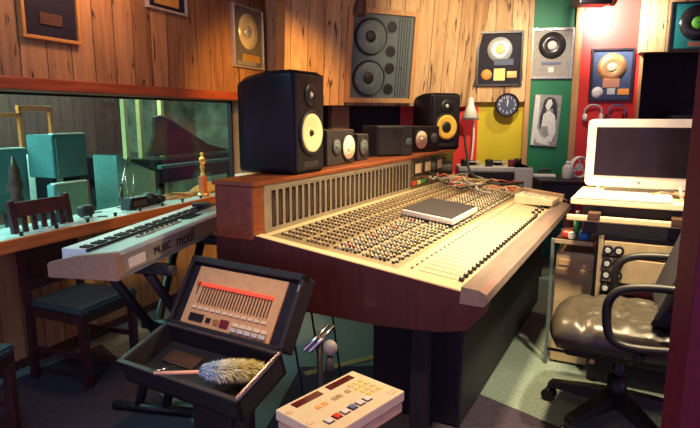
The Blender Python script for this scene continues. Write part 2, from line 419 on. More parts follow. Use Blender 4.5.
f = struct(B().use('black').box(-2.94, -2.90, 0.3, 4.27, 1.522, 1.545).box(-2.94, -2.90, 4.25, 4.275, 0.80, 1.55).build('window_frame', None, w))
struct(B().box(-2.68, -2.30, 4.52, 4.66, 0, 2.5).build('wall_left_return', 'timber_soffit', rotz=-WAL))
# lower skirting bead along the floor
struct(B().box(-2.86, -2.845, 0.3, 5.2, 0, 0.05).build('baseboard_left', 'timber_dark', rotz=-WAL))
# soffit that carries the big wall monitor: leans forward at the top
SOF = 65.0
soff = struct(B().box(-0.05, 1.95, 0, 0.22, 0, 1.12).build('wall_soffit', 'timber_soffit'))
SL = W(0, -0.51, 4.80, 1.50)
sof_rot = Matrix.Rotation(rad(90-SOF), 4, 'Z') @ Matrix.Rotation(rad(7.0), 4, 'X')
SMX = Matrix.Translation(SL) @ sof_rot
soff.matrix_world = SMX
# dark recess below the soffit and the timber post in it
struct(B().box(-0.3, 1.9, 0.55, 0.60, 0, 2.4).build('wall_recess', 'paint_dark', loc=(-0.51, 4.80, 0), rotz=90-SOF))
struct(B().box(0.56, 0.74, 0.40, 0.50, 0, 1.50).build('trim_4', 'strip_wood', loc=(-0.51, 4.80, 0), rotz=90-SOF))
# back wall: frame with x along the wall, y away from the camera
BW = (1.25, 5.65, 0); BR = -10.0
def back(b): return struct(b)
back(B().box(-0.75, 0.50, 0.0, 0.08, 0, 1.60).build('wall_back_yellow', 'paint_yellow', loc=BW, rotz=BR))
back(B().box(-0.75, 0.02, -0.02, 0.02, 0, 1.56).build('wall_back_red_narrow', 'paint_red', loc=BW, rotz=BR))
back(B().box(-0.42, 0.455, -0.10, 0.0, 1.545, 2.5).build('wall_back_timber', 'timber_soffit', loc=BW, rotz=BR))
back(B().box(0.455, 0.50, -0.05, 0.02, 0, 2.5).build('trim_5', 'strip_wood', loc=BW, rotz=BR))
back(B().box(0.50, 0.905, 0.0, 0.08, 0, 2.5).build('wall_back_green', 'paint_green', loc=BW, rotz=BR))
back(B().box(0.885, 0.945, -0.03, 0.03, 0, 2.5).build('trim_6', 'strip_wood', loc=BW, rotz=BR))
back(B().box(0.945, 1.49, 0.0, 0.08, 0, 2.5).build('wall_back_red', 'paint_red', loc=BW, rotz=BR))
back(B().box(1.475, 1.50, -0.02, 0.9, 0, 2.5).build('trim_7', 'strip_wood', loc=BW, rotz=BR))
back(B().box(1.49, 3.6, 0.85, 0.93, 0, 2.5).build('wall_alcove', 'paint_dark', loc=BW, rotz=BR))
back(B().box(1.45, 3.4, -0.10, 0.02, 1.985, 2.5).build('wall_back_header', 'timber_soffit', loc=BW, rotz=BR))
# maroon door post at the right of the view
struct(B().box(0.818, 1.4, 1.28, 1.36, 0, 2.5, .004).build('door_1', 'maroon'))
struct(B().box(3.9, 4.0, 1.4, 6.2, 0, 2.5).build('wall_right', 'paint_dark'))
# live room beyond the glass
struct(B().box(-7.1, -7.0, 1.0, 9.5, 0, 2.5).build('wall_live_back', 'timber_dark', rotz=-WAL))
struct(B().box(-7.0, -2.95, 9.0, 9.1, 0, 2.5).build('wall_live_side', 'live_wall', rotz=-WAL))
struct(B().box(-7.0, -6.96, 7.2, 9.0, 0, 2.5).build('wall_live_panel', 'live_wall', rotz=-WAL))
for i, (y, z0) in enumerate(((5.15, .55), (5.40, .6), (5.78, .5))):
    struct(B().box(-5.06, -5.0, y, y+0.055, 0.0, 2.45, .004).build('trim_%d' % (8+i), 'strip_pale', rotz=-WAL))

# ================================================================== MIXING CONSOLE  (x = across t, y = along s)
K = W(CON, -1.0, 3.2, 0)
def cl(b):     # shift console-frame coordinates to the console's own origin
    return b.xf(Matrix.Translation((1.0, -3.2, 0)))
con = thing('mixing_console', 'large wood-trimmed mixing console with cream panel of knobs and faders', 'mixing console', K, -CON)
def surf(t): return 0.75+0.12*(-0.472-t)
NE, FE = 1.93, 4.62
cheek = [(-1.72, 0.905), (-1.50, 0.885), (-0.56, 0.768), (-0.49, 0.756), (-0.468, 0.735), (-0.475, 0.70), (-0.54, 0.625), (-0.64, 0.600), (-0.90, 0.58), (-1.72, 0.58)]
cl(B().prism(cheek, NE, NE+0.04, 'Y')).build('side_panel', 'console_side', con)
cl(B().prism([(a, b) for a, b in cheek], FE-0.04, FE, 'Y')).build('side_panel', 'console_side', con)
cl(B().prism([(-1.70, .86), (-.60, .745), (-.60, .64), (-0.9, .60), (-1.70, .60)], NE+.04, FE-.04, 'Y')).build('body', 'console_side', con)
# cream work surface
th = math.atan(0.12)
def slab(t0, t1, s0, s1, h, bev=0.0, dz=0.0):
    b = B(); L = (t1-t0)/math.cos(th)
    mtx = Matrix.Translation((t0, 0, surf(t0)+dz)) @ Matrix.Rotation(th, 4, 'Y')
    b.box(0, L, s0, s1, -0.02, h, bev, mtx); return b
cl(slab(-1.50, -0.555, NE+0.012, FE-0.05, 0.008)).build('work_surface', 'cream_panel', con)
cl(slab(-1.50, -0.50, NE+0.002, NE+0.05, 0.014, .003)).build('edge_trim', 'cream_edge', con)
cl(slab(-1.50, -0.56, FE-0.055, FE, 0.045, .004)).build('rear_lip', 'cream_edge', con)
# armrest
ar = B(); ar.prism([(-0.565, 0.79), (-0.50, 0.785), (-0.472, 0.772), (-0.465, 0.745), (-0.48, 0.725), (-0.57, 0.725)], NE-0.005, 4.30, 'Y')
cl(ar).build('armrest', 'armrest', con)
# module strips (thin dark joints) and screened lines
gb = B()
NCH = 40; S0 = 2.02; PIT = (4.36-S0)/NCH
for i in range(NCH+1):
    L = 0.54/math.cos(th)
    mtx = Matrix.Translation((-1.40, 0, surf(-1.40)+0.0085)) @ Matrix.Rotation(th, 4, 'Y')
    gb.box(0, L, S0+i*PIT-0.001, S0+i*PIT+0.001, 0, 0.0012, 0, mtx)
cl(gb).build('module_joint', 'dark_grey', con)
M['eq_brown'] = mat('eq_brown', (0.24, 0.185, 0.09), 0.45, 0, .1, 40)
M['panel_mid'] = mat('panel_mid', (0.36, 0.29, 0.17), 0.45, 0, .06, 40)
cl(slab(-1.18, -0.85, S0-.03, 4.40, 0.0092)).build('routing_panel', 'panel_mid', con)
kp = slab(-1.465, -1.18, S0-.03, 4.40, 0.0095); cl(kp).build('eq_panel', 'eq_brown', con)
# knobs: 22 rows x 36 channels; the hundred nearest are parts, the others one part
def knob_shape(b, t, s, base, cap, h=0.014, r=0.0068):
    z = surf(t)+0.009
    b.use(base); b.cyl((t, s, z), (t+h*.12, s, z+h*.7), r*1.15, r, 8)
    b.use(cap); b.cyl((t+h*.12, s, z+h*.7), (t+h*.16, s, z+h), r*.85, r*.7, 8)
tops = ['light_grey', 'cream', 'black', 'cream', 'white', 'slate_blue', 'orange_btn', 'grey']
rows = []
t = -1.435
while t < -0.875:
    rows.append(t); t += 0.0195
ks = []
for c in range(NCH):
    for ri, t in enumerate(rows):
        s = S0+(c+0.5)*PIT
        if ri % 7 == 6: continue
        base = 'bronze' if ri < 13 else ('black' if (ri % 3) else 'grey')
        cap = ['grey', 'cream', 'cable_tan'][ri % 3] if ri < 13 else tops[(ri*5+(c % 2)) % 8]
        if 15 <= ri <= 17 and c % 4 == 1: cap = 'red_plastic'
        ks.append((t, s, base, cap))
        if ri > 12: ks.append((t+0.008, s+PIT*0.36, 'dark_grey', 'cream'))
def dist(k):
    p = W(CON, k[0], k[1], surf(k[0])); return (p-Vector((0, 0, 1.4))).length
ks.sort(key=dist)
kd = {}
for i, k in enumerate(ks[:100]):
    key = (k[2], k[3])
    if key not in kd:
        b = B(); knob_shape(b, 0, 0, k[2], k[3]); b.xf(Matrix.Translation((0, 0, -surf(0))))
        o = b.build('knob', None, con); kd[key] = o
    else:
        o = kd[key].copy(); C.objects.link(o); o.parent = con
    o.location = (k[0]+1.0, k[1]-3.2, surf(k[0]))
kb = B()
for k in ks[100:]: knob_shape(kb, *k)
tag(cl(kb).build('knob', None, con), kind='stuff')
# faders
fs_ = B()
for c in range(NCH):
    s = S0+(c+0.5)*PIT
    L = 0.17/math.cos(th)
    mtx = Matrix.Translation((-0.775, 0, surf(-0.775)+0.0085)) @ Matrix.Rotation(th, 4, 'Y')
    fs_.box(0, L, s-0.0035, s+0.0035, 0, 0.0012, 0, mtx)
cl(fs_).build('fader_slot', 'grey', con)
for c in range(NCH):
    s = S0+(c+0.5)*PIT
    if c == 0: br_ = B().box(-.004, .004, -.008, .008, 0, .008, .001).build('mute_button', 'grey', con); o = br_
    else: o = br_.copy(); C.objects.link(o); o.parent = con
    o.location = (-.806+1.0, s-3.2, surf(-.806)+.009)
for c in range(NCH):
    s = S0+(c+0.5)*PIT
    tt = -0.600 if c < 28 else -0.606-0.03*(c % 2)
    b = B().use('black').box(-0.010, 0.010, -0.010, 0.010, 0, 0.016, .003).use('white').box(-0.0012, 0.0012, -0.010, 0.010, 0.0155, 0.0172)
    if c == 0: fc = b.build('fader_cap', None, con)
    else: b.bm.free(); fc = fcap.copy(); C.objects.link(fc); fc.parent = con
    if c == 0: fcap = fc
    fc.location = (tt+1.0, s-3.2, surf(tt)+0.009)
# meter bridge
BS0, BS1 = 1.925, 4.74
cl(B().box(-1.715, -1.515, BS0, BS1, 0.86, 1.10, .006)).build('meter_bridge', 'console_wood', con)
cl(B().box(-1.73, -1.495, BS0-0.004, BS1+.06, 1.10, 1.122, .005)).build('bridge_top', 'bridge_top', con)
cl(B().box(-1.518, -1.503, BS0, BS0+0.085, 0.868, 1.10, .003)).build('bridge_stile', 'bridge_top', con)
mp = B(); mp.box(-1.516, -1.506, BS0+0.085, 3.76, 0.872, 1.10)
mp.box(-1.508, -1.503, BS0+0.087, 3.76, 0.872, 0.90).box(-1.508, -1.503, BS0+0.087, 3.76, 1.078, 1.10)
cl(mp).build('meter_panel', 'bridge_metal', con)
for i in range(30):
    s = 2.085+i*0.0555
    m_ = B().use('meter_dark').box(-0.004, 0.002, -0.016, 0.016, -0.085, 0.085, .001)
    m_.use('bronze').box(0.002, 0.003, -0.012, -0.004, -0.07, 0.07)
    if i == 0: m0 = m_.build('channel_meter', None, con); o = m0
    else: m_.bm.free(); o = m0.copy(); C.objects.link(o); o.parent = con
    o.location = (-1.506+1.0, s-3.2, 0.985)
cl(B().box(-1.516, -1.505, 3.76, BS1-0.03, 0.872, 1.10)).build('master_panel', 'smoked', con)
for s in (3.90, 4.10, 4.38):
    cl(B().use('black').box(-1.506, -1.500, s-.075, s+.075, 0.97, 1.075, .003).use('cream').box(-1.5, -1.499, s-.06, s+.06, 0.99, 1.06).use('red_plastic').box(-1.499, -1.4985, s+.02, s+.022, .995, 1.045)).build('vu_meter', None, con)
for j, (c_) in enumerate(('red_plastic', 'yellow_paper', 'green_plastic')):
    cl(B().box(-1.506, -1.499, 3.79+j*0.10, 3.86+j*0.10, 0.905, 0.935, .002)).build('lamp_button', c_, con)
cl(B().box(-1.518, -1.503, BS1-0.03, BS1, 0.868, 1.10, .003)).build('bridge_stile', 'bridge_top', con)
# pedestal and legs
cl(B().box(-1.10, -0.66, 2.30, 4.30, 0.009, 0.60, .01)).build('pedestal', 'case_black', con)
cl(B().box(-0.83, -0.75, 2.10, 2.16, 0.0, 0.60, .01)).build('leg', 'case_black', con)
cl(B().box(-1.62, -1.54, 4.30, 4.36, 0.0, 0.60, .01)).build('leg', 'case_black', con)

# ------------------------------------------------------------------ monitors on the bridge (x: width along s; front faces +t)
def monitor_speaker(label, s, t, wd, ht, dp, cone, turn=0, cap=.06):
    th_ = thing('studio_monitor', label, 'speaker', W(CON, t, s, 1.122), -CON+90+turn)
    # local: x along +s, y toward -t (back), front at y=0
    pr = []
    n = 10
    b = B()
    # bulged cabinet: stack of rounded slices front-to-back
    prof = [(0.0, .96), (0.02, 1.0), (dp*.45, 1.0), (dp*.85, .90), (dp, .80)]
    rings = []
    for y, k in prof:
        ring = []
        for (cx_, cz_, a0) in ((wd/2-.03, ht/2-.03, 0), (-wd/2+.03, ht/2-.03, 90), (-wd/2+.03, -ht/2+.03, 180), (wd/2-.03, -ht/2+.03, 270)):
            for q in range(5):
                a = rad(a0+q*22.5)
                kk = k if cz_ > 0 else (k+1)/2
                z = cz_+.03*math.sin(a)
                ring.append(b.bm.verts.new(((cx_+.03*math.cos(a))*k, y, ht/2+(z*kk if z > 0 else z))))
        rings.append(ring)
    fs = []
    for a, c in zip(rings, rings[1:]):
        for i in range(len(a)):
            f = b.bm.faces.new((a[i], a[(i+1) % len(a)], c[(i+1) % len(a)], c[i])); f.smooth = True
    b.bm.faces.new(rings[0]); b.bm.faces.new(list(reversed(rings[-1])))
    b.use('black_gloss')
    for f in b.bm.faces: f.material_index = 0
    b.build('cabinet', None, th_)
    B().box(-wd*.46, wd*.46, -0.012, 0.002, ht*.03, ht*.97, .012, None, 3).build('front_baffle', 'black', th_)
    B().use('black').lathe([(wd*.40, 0), (wd*.40, .008), (wd*.365, .012), (wd*.345, .0)], (0, -.012, ht*.40), (0, -1, 0)).use(cone).lathe([(wd*.345, -.001), (wd*.345, .008), (wd*.33, .012), (wd*.25, .008), (wd*.12, .001)], (0, -.014, ht*.40), (0, -1, 0)).build('woofer', None, th_)
    B().lathe([(wd*cap, .0), (wd*cap, .004), (wd*cap*.6, .012)], (0, -.014, ht*.40), (0, -1, 0)).build('dust_cap', 'cone_black', th_.children[-1])
    B().use('black').lathe([(wd*.2, 0), (wd*.2, .006), (wd*.10, .003)], (0, -.012, ht*.77), (0, -1, 0)).use('light_grey').lathe([(wd*.06, .004), (wd*.03, .012)], (0, -.012, ht*.77), (0, -1, 0)).build('tweeter', None, th_)
    B().box(-wd*.25, wd*.25, -.0135, -.008, ht*.06, ht*.12, .004).build('bass_port', 'black_soft', th_)
    return th_
monitor_speaker('large black monitor speaker with cream cone nearest on the console bridge', 2.385, -1.50, 0.275, 0.50, 0.35, 'cone_cream')
monitor_speaker('black monitor speaker with yellow cone at the far end of the console bridge', 4.68, -1.56, 0.30, 0.48, 0.33, 'cone_yellow', -36, .16)
def box_speaker(label, s, t, wd, ht, dp, drivers, turn=0, wood=False):
    th_ = thing('bookshelf_speaker', label, 'speaker', W(CON, t, s, 1.122), -CON+90+turn)
    B().box(-wd/2, wd/2, 0.006, dp, 0, ht, .005).build('cabinet', 'black', th_)
    B().box(-wd/2+.004, wd/2-.004, 0, 0.008, .004, ht-.004, .003).build('front_baffle', 'dark_grey', th_)
    for (x, z, r, c, nm) in drivers:
        if nm == 'grille':
            B().box(x-r, x+r, -.01, 0, z-c[0], z+c[0], .006).build('grille', 'black_soft', th_); continue
        B().use('black').lathe([(r*1.15, 0), (r*1.15, .006), (r, .008), (r*.96, .0)], (x, 0, z), (0, -1, 0)).use(c).lathe([(r*.95, .004), (r*.93, .009), (r*.35, .002), (r*.33, .008), (r*.05, .014)], (x, 0, z), (0, -1, 0)).build(nm, None, th_)
    return th_
box_speaker('black box speaker on its side with a white cone next to the near monitor', 2.90, -1.60, 0.33, 0.205, 0.20, [(-.06, .11, .045, 'cone_grey', 'tweeter'), (.085, .10, .076, 'cone_white', 'woofer')])
box_speaker('tiny dark grey cube speaker between the white coned one and grilled one', 3.27, -1.64, 0.16, 0.17, 0.16, [(0, .085, .055, 'cone_grey', 'woofer')])
box_speaker('black speaker with a square cloth grille in the middle of the bridge', 3.74, -1.62, 0.30, 0.215, 0.22, [(-.04, .108, .10, (.10,), 'grille'), (.11, .10, .03, 'cone_grey', 'tweeter')], -35)
box_speaker('black box speaker on its side with a white cone beside the far monitor', 4.29, -1.58, 0.31, 0.205, 0.20, [(-.075, .10, .074, 'cone_white', 'woofer'), (.08, .11, .042, 'cone_grey', 'tweeter')], -20)

# things lying on the desk surface
def on_surf(t, s, dz=0.022): return W(CON, t, s, surf(t)+dz)
nb = thing('notebook', 'flat black-topped notebook with a white edge lying on the console knobs', 'notebook', on_surf(-1.04, 3.10, 0.030), -CON+2)
nb.rotation_euler = (Matrix.Rotation(rad(-CON), 4, 'Z') @ Matrix.Rotation(th, 4, 'Y')).to_euler()
B().box(-.15, .15, -.25, .22, 0, 0.030, .006).build('pages', 'white', nb)
B().box(-.15, .135, -.245, .22, 0.0295, 0.035, .002).build('cover', 'black_soft', nb)
# beige phone-like remote on the far end of the armrest
rm = thing('remote_control_box', 'small beige button box on the far right corner of the console', 'remote control', W(CON, -0.68, 4.12, 0.795), -CON-4)
B().prism([(-.13, 0), (.13, 0), (.13, .035), (-.13, .065)], -.11, .11, 'Y', .004).build('housing', 'cream', rm)
for i in range(4):
    for j in range(3):
        B().box(-.01, .01, -.01, .01, 0, .012, .002).build('button', 'light_grey' if (i+j) % 3 else 'white', rm, loc=(-.09+.05*i, -.06+.055*j, .057-.0058*i*1.0))
for (t, s, m_, lb) in ((-0.585, 4.33, 'cream', 'small cream adapter block at the far tip of the console armrest'), ):
    o = thing('power_adapter', lb, 'adapter', W(CON, t, s-.09, 0.79), -CON+20)
    B().box(-.035, .035, -.03, .03, 0, .04, .008).build('body', m_, o)
    B().tube([(.03, 0, .02), (.07, .0, .03), (.10, .03, .01)], .004).build('cable', 'cream', o)
# heap of patch cables at the far end
for i in range(24):
    x, y = random.uniform(-1.38, -0.92), random.uniform(4.05, 4.50)
    pts = []
    a = random.uniform(0, 6.28)
    for k in range(7):
        a += random.uniform(-1.3, 1.3)
        x += .065*math.cos(a); y += .065*math.sin(a)
        x = min(max(x, -1.44), -0.86); y = min(max(y, 3.98), 4.54)
        pts.append((x, y, surf(x)+.034+random.uniform(0, .035)+.002*i))
    b = B(); b.tube(pts, .0058, 6, 5)
    o = cl(b).build('patch_cable', random.choice(['cable_tan', 'cable_grey', 'cable_grey', 'black', 'cable_red', 'cream']), None, loc=K, rotz=-CON)
    tag(o, 'thin tangled cable in the heap on the far end of the console', 'cable', 'patch cables heaped on the console')
bc = B(); pts = [(-1.42, 4.78, 1.24), (-1.36, 4.66, 1.10), (-1.28, 4.50, .96), (-1.14, 4.42, .90), (-.98, 4.38, .885), (-.84, 4.44, .90)]
bc.tube(pts, .011, 8)
tag(cl(bc).build('thick_cable', 'black', None, loc=K, rotz=-CON), 'thick black cable arching down beside the far monitor onto the console', 'cable')

# ================================================================== WALL MONITOR + PICTURES
def on_soffit(name, label, cat, x, z, group=None):
    """origin on the soffit face; local x along wall, y into the wall, z up the slope"""
    o = thing(name, label, cat, group=group)
    o.matrix_world = SMX @ Matrix.Translation((x, 0, z-1.5))
    return o
ws = on_soffit('wall_speaker', 'big blue-grey wall speaker with two woofers in a wooden frame', 'speaker', 0.835, 1.925)
hw, hh = .300, .355
fb = B()
for (x0, x1, z0, z1) in ((-hw-.04, -hw, -hh-.04, hh+.04), (hw, hw+.04, -hh-.04, hh+.04), (-hw, hw, hh, hh+.04), (-hw, hw, -hh-.04, -hh)):
    fb.box(x0, x1, -.05, 0, z0, z1, .003)
fb.build('frame', 'strip_wood', ws)
B().box(-hw, hw, -.02, 0, -hh, hh).build('baffle', 'speaker_blue', ws)
for z in (.165, -.185):
    B().use('black').lathe([(.155, 0), (.155, .022), (.145, .030), (.141, 0)], (-.12, -.02, z), (0, -1, 0)).use('cone_grey').lathe([(.141, 0), (.141, .022), (.134, .030), (.05, .006)], (-.12, -.02, z), (0, -1, 0)).use('cone_black').lathe([(.05, .007), (.045, .012), (.02, .018)], (-.12, -.02, z), (0, -1, 0)).build('woofer', None, ws)  # dark centre stands in for the shading of a deep cone
for (x, z) in ((.085, .255), (.085, .05), (.085, -.095), (.085, -.275)):
    B().use('dark_grey').lathe([(.050, 0), (.050, .004)], (x, -.02, z), (0, -1, 0), 24).use('black').lathe([(.043, .003), (.043, .006), (.04, .006)], (x, -.02, z), (0, -1, 0), 24).build('port', None, ws)
for k in range(5):
    B().box(.155+k*.026, .162+k*.026, -.025, -.018, -hh+.01, hh-.01).build('rib', 'dark_grey', ws)
B().lathe([(.008, 0), (.006, .008)], (.20, -.024, -.09), (0, -1, 0), 12).build('knob', 'black', ws)

def record_frame(o, w_, h_, frame, matc, disc, label, dr, dz, extras=(), fw=.02, dx=0, depth=.025):
    b = B()
    for (x0, x1, z0, z1) in ((-w_/2, -w_/2+fw, -h_/2, h_/2), (w_/2-fw, w_/2, -h_/2, h_/2), (-w_/2+fw, w_/2-fw, h_/2-fw, h_/2), (-w_/2+fw, w_/2-fw, -h_/2, -h_/2+fw)):
        b.box(x0, x1, -depth-.004, 0, z0, z1, .002)
    b.build('frame', frame, o)
    B().box(-w_/2+fw*.6, w_/2-fw*.6, -.012, 0, -h_/2+fw*.6, h_/2-fw*.6).build('backing', matc, o)
    d = B().use(disc).lathe([(dr, 0), (dr, .004), (dr*.36, .004), (dr*.35, .003)], (dx, -.012, dz), (0, -1, 0), 40)
    for k in range(1, 5): d.use('vinyl').lathe([(dr*(.4+.12*k)+.001, .0042), (dr*(.4+.12*k)+.001, .0046), (dr*(.4+.12*k), .0046)], (dx, -.012, dz), (0, -1, 0), 40) if disc != 'gold' and disc != 'pale_gold' and k == 9 else None
    dk = d.build('disc', None, o)
    B().use(label).lathe([(dr*.34, 0), (dr*.34, .005), (dr*.05, .005)], (dx, -.012, dz), (0, -1, 0), 24).use('black').cyl((dx, -.018, dz), (dx, -.012, dz), dr*.04, None, 8).build('disc_label', None, dk)
    for (kind, x, z, sx, sz, c) in extras:
        if kind == 'round': B().lathe([(sx, 0), (sx, .004), (sx*.2, .004)], (x, -.012, z), (0, -1, 0), 24).build('small_disc', c, o)
        else: B().box(x-sx, x+sx, -.018, -.01, z-sz, z+sz, .001).build('plaque', c, o)
    return o
# on the window wall (local y points into the wall)
def on_left(name, label, a, z):
    return thing(name, label, 'framed record', W(WAL, -2.68, a, z), 90-WAL)
record_frame(on_left('framed_record', 'large dark framed record with gilt frame high on the left wall', 2.27, 2.10), .36, .60, 'frame_gilt', 'mat_dark', 'silver_disc', 'mat_dark', .14, .07, [('p', 0, -.19, .07, .03, 'bronze')], .018)
record_frame(on_left('framed_record', 'framed gold record cut by the top of the picture, middle of left wall', 3.20, 2.37), .40, .54, 'frame_silver', 'mat_dark', 'gold', 'amber', .15, .06, [('p', 0, -.18, .12, .05, 'gold')], .016)
record_frame(on_left('framed_record', 'silver framed pale gold record on timber above the near monitor speaker', 4.20, 2.055), .46, .50, 'frame_silver', 'mat_half', 'pale_gold', 'silver_disc', .145, .05, [('p', .04, -.165, .13, .03, 'gold'), ('p', -.03, -.21, .14, .015, 'frame_silver')], .016)
# on the back wall
bq = Matrix.Rotation(rad(BR), 4, 'Z')
def on_back(name, label, cat, x, z, y=0.0, tilt=0):
    p = Vector(BW)+bq@Vector((x, y, z))
    return thing(name, label, cat, p, BR, eul=(0, rad(tilt), rad(BR)))
record_frame(on_back('framed_record', 'black framed record with orange label plaques on timber above the clock', 'framed record', 0.195, 1.945, -.10), .43, .51, 'frame_black', 'mat_dark', 'silver_disc', 'yellow_paper', .115, .085,
             [('round', -.115, -.145, .05, 0, 'orange_paper'), ('p', .005, -.145, .052, .055, 'yellow_paper'), ('p', .12, -.145, .045, .03, 'copper'), ('p', .04, -.03, .09, .03, 'mat_navy')], .022)
record_frame(on_back('framed_record', 'silver framed black record with grey backing on the green wall', 'framed record', 0.685, 1.995), .39, .47, 'frame_silver', 'mat_grey', 'vinyl', 'white', .125, .075,
             [('p', 0, -.09, .09, .012, 'slate_blue'), ('p', .0, -.15, .025, .025, 'white')], .022)
record_frame(on_back('framed_record', 'navy backed copper record in a black frame on the red wall', 'framed record', 1.235, 1.79), .385, .49, 'frame_black', 'mat_navy', 'copper', 'pale_gold', .13, .07,
             [('round', -.115, -.16, .052, 0, 'white'), ('p', .005, -.15, .035, .03, 'light_grey'), ('p', .115, -.155, .05, .028, 'orange_paper'), ('p', 0, -.075, .075, .04, 'copper')], .022)
record_frame(on_back('framed_record', 'green labelled black record on teal backing at the upper right', 'framed record', 1.90, 2.20, -.10), .46, .42, 'frame_black', 'mat_teal', 'vinyl', 'green_label', .155, .03,
             [('p', .02, -.155, .085, .022, 'copper')], .018)
# black and white photograph on canvas
ph = on_back('photo_print', 'tall black and white canvas photograph of a seated long-haired woman on green wall', 'photograph', 0.665, 1.365, 0, 3)
B().box(-.125, .125, -.03, 0, -.245, .245, .002).build('canvas', 'photo_grey', ph)
def flat(pts, c, nm, y): B().prism(pts, y-.001, y, 'Y').build(nm, c, ph)
flat([(-.12, -.24), (-.12, .24), (-.075, .24), (-.07, .0), (-.095, -.24)], 'photo_white', 'print_curtain', -.0302)
flat([(-.045, .12), (-.035, .19), (.0, .225), (.06, .215), (.09, .15), (.10, .02), (.08, .0), (.05, .12), (-.01, .10), (-.02, -.05), (-.05, -.08), (-.06, .02)], 'photo_black', 'print_hair', -.0304)
flat([(-.02, .14), (.0, .20), (.03, .205), (.045, .16), (.02, .11), (.0, .10)], 'photo_white', 'print_face', -.0308)
flat([(-.03, .06), (.02, .10), (.08, .05), (.10, -.10), (.07, -.20), (-.02, -.21), (-.04, -.08)], 'photo_white', 'print_body', -.0306)
flat([(-.10, -.06), (-.07, -.08), (-.02, -.18), (.06, -.22), (.03, -.235), (-.06, -.215), (-.11, -.14)], 'photo_white', 'print_legs', -.0310)
flat([(-.04, -.06), (.02, -.05), (.04, -.14), (.0, -.17), (-.03, -.13)], 'photo_grey', 'print_shade', -.0312)
# clock
ck = on_back('wall_clock', 'round black wall clock with pale numerals between timber and yellow wall', 'clock', 0.285, 1.515, -.11)
B().use('black_gloss').lathe([(.105, 0), (.112, .012), (.112, .028), (.098, .034), (.094, .0)], (0, 0, 0), (0, -1, 0), 40).build('rim', None, ck)
B().lathe([(.095, 0), (.095, .014)], (0, -.005, 0), (0, -1, 0), 40).build('dial', 'mat_navy', ck)
for k in range(12):
    a = rad(90-30*(k+1))
    text_obj('numeral', str(k+1), .033, 'white', ck, Matrix.Translation((.074*math.cos(a), -.0205, .074*math.sin(a))) @ Matrix.Rotation(rad(90), 4, 'X'))
B().prism([(-.003, -.012), (.003, -.012), (.012, .045), (.008, .047)], -.023, -.021, 'Y').build('hour_hand', 'white', ck)
B().prism([(-.002, -.014), (.002, -.014), (.002, .066), (-.002, .066)], -.025, -.0235, 'Y').build('minute_hand', 'white', ck)
# headphones hanging above the computer screen
for (x, c_, lb) in ((1.09, 'light_grey', 'pale headphones hung on the red wall, left of the two pairs'), (1.30, 'slate_blue', 'dark headphones with violet pads hung on the red wall, right of the two pairs')):
    h = on_back('headphones', lb, 'headphones', x, 1.44)
    B().tube([(-.075, -.03, -.02), (-.072, -.04, .035), (-.03, -.045, .07), (.03, -.045, .07), (.072, -.04, .035), (.075, -.03, -.02)], .008, 8).build('headband', c_, h)
    for sx in (-1, 1):
        B().lathe([(.038, 0), (.040, .01), (.034, .03), (.02, .035)], (sx*.058, -.035, -.045), (sx, 0, 0), 20).build('ear_cup', 'maroon' if c_ == 'slate_blue' else 'white', h)
    B().cyl((0, 0, .06), (0, -.06, .06), .005, None, 8).build('hook', 'steel', h)
# light fittings
def fitting(label, loc, aim, r, L, m_='black'):
    o = thing('spotlight', label, 'light', loc)
    d = (Vector(aim)-Vector(loc)).normalized()
    B().cyl((0, 0, 2.5-loc[2]), (0, 0, 0.02), .012, None, 8).build('stem', m_, o)
    B().lathe([(r*.5, -L*.5), (r*.75, -L*.42), (r, L*.2), (r, L*.5), (r*.9, L*.5), (r*.85, L*.40)], (0, 0, 0), d, 24).build('lamp_shade', m_, o)
    B().ball(d*(L*.3), r*.6, None, None, 12).build('bulb', 'bulb', o)
M['bulb'] = mat('bulb', (1.0, 0.9, 0.7), 0.4, 0, .05, 30, 3.0)
fitting('dark conical spotlight hanging just over the wall speaker', (0.08, 4.55, 2.245), (0.0, 5.0, 1.4), .055, .13, 'bronze')
pj = thing('ceiling_spotlight', 'black boxy spotlight on the ceiling in front of the green and red walls', 'light', (2.02, 4.90, 2.335), 0)
B().box(-.14, .13, -.09, .09, -.02, .12, .01).build('housing', 'black', pj)
B().cyl((0, 0, .11), (0, 0, .165), .03, None, 12).build('mount', 'black', pj)
B().lathe([(.035, 0), (.05, .03), (.048, .06), (.03, .055)], (.13, 0, .035), (1, .2, -.2), 20).build('lens', 'copper', pj)

# ================================================================== LEFT SIDE: window shelf things (x=-2.75 plane of the wall frame)
def shelf(name, label, cat, x, a, turn=0, z=0.80): return thing(name, label, cat, W(WAL, x, a, z), 90-WAL+turn)
for i in range(11):
    a = 1.95+i*0.21
    o = B().cyl((0, 0, 0), (0, 0, .014), .010, .008, 12).cyl((0, 0, .014), (0, 0, .022), .012, .012, 12).build('sill_stud', 'black', None, loc=W(WAL, -2.63, a, 0.80))
    tag(o, 'small black rubber stud along the front edge of the window shelf', 'stud', 'black studs on the window shelf')
for i in range(26):
    a = random.uniform(2.05, 3.3); x = random.uniform(-2.86, -2.67)
    o = B().box(-.03, .03, -.012, .012, 0, .005, .001).build('paper_slip', random.choice(['white', 'dark_grey', 'teal_pale', 'white']), None, loc=W(WAL, x, a, .80), rotz=random.uniform(0, 180))
    tag(o, 'loose flat slip or card lying on the window shelf', 'slip', 'loose slips on the window shelf')
o = shelf('small_box', 'rounded dark grey device at the left end of the window shelf', 'box', -2.76, 2.48)
B().box(-.05, .05, -.03, .03, .008, .075, .02, None, 3).build('body', 'dark_grey', o); B().lathe([(.02, 0), (.022, .01), (.012, .012)], (0, -.03, .042), (0, -1, 0)).build('dial', 'black', o)
for sx in (-.035, .035): B().cyl((sx, 0, 0), (sx, 0, .012), .008, None, 10).build('foot', 'black', o)
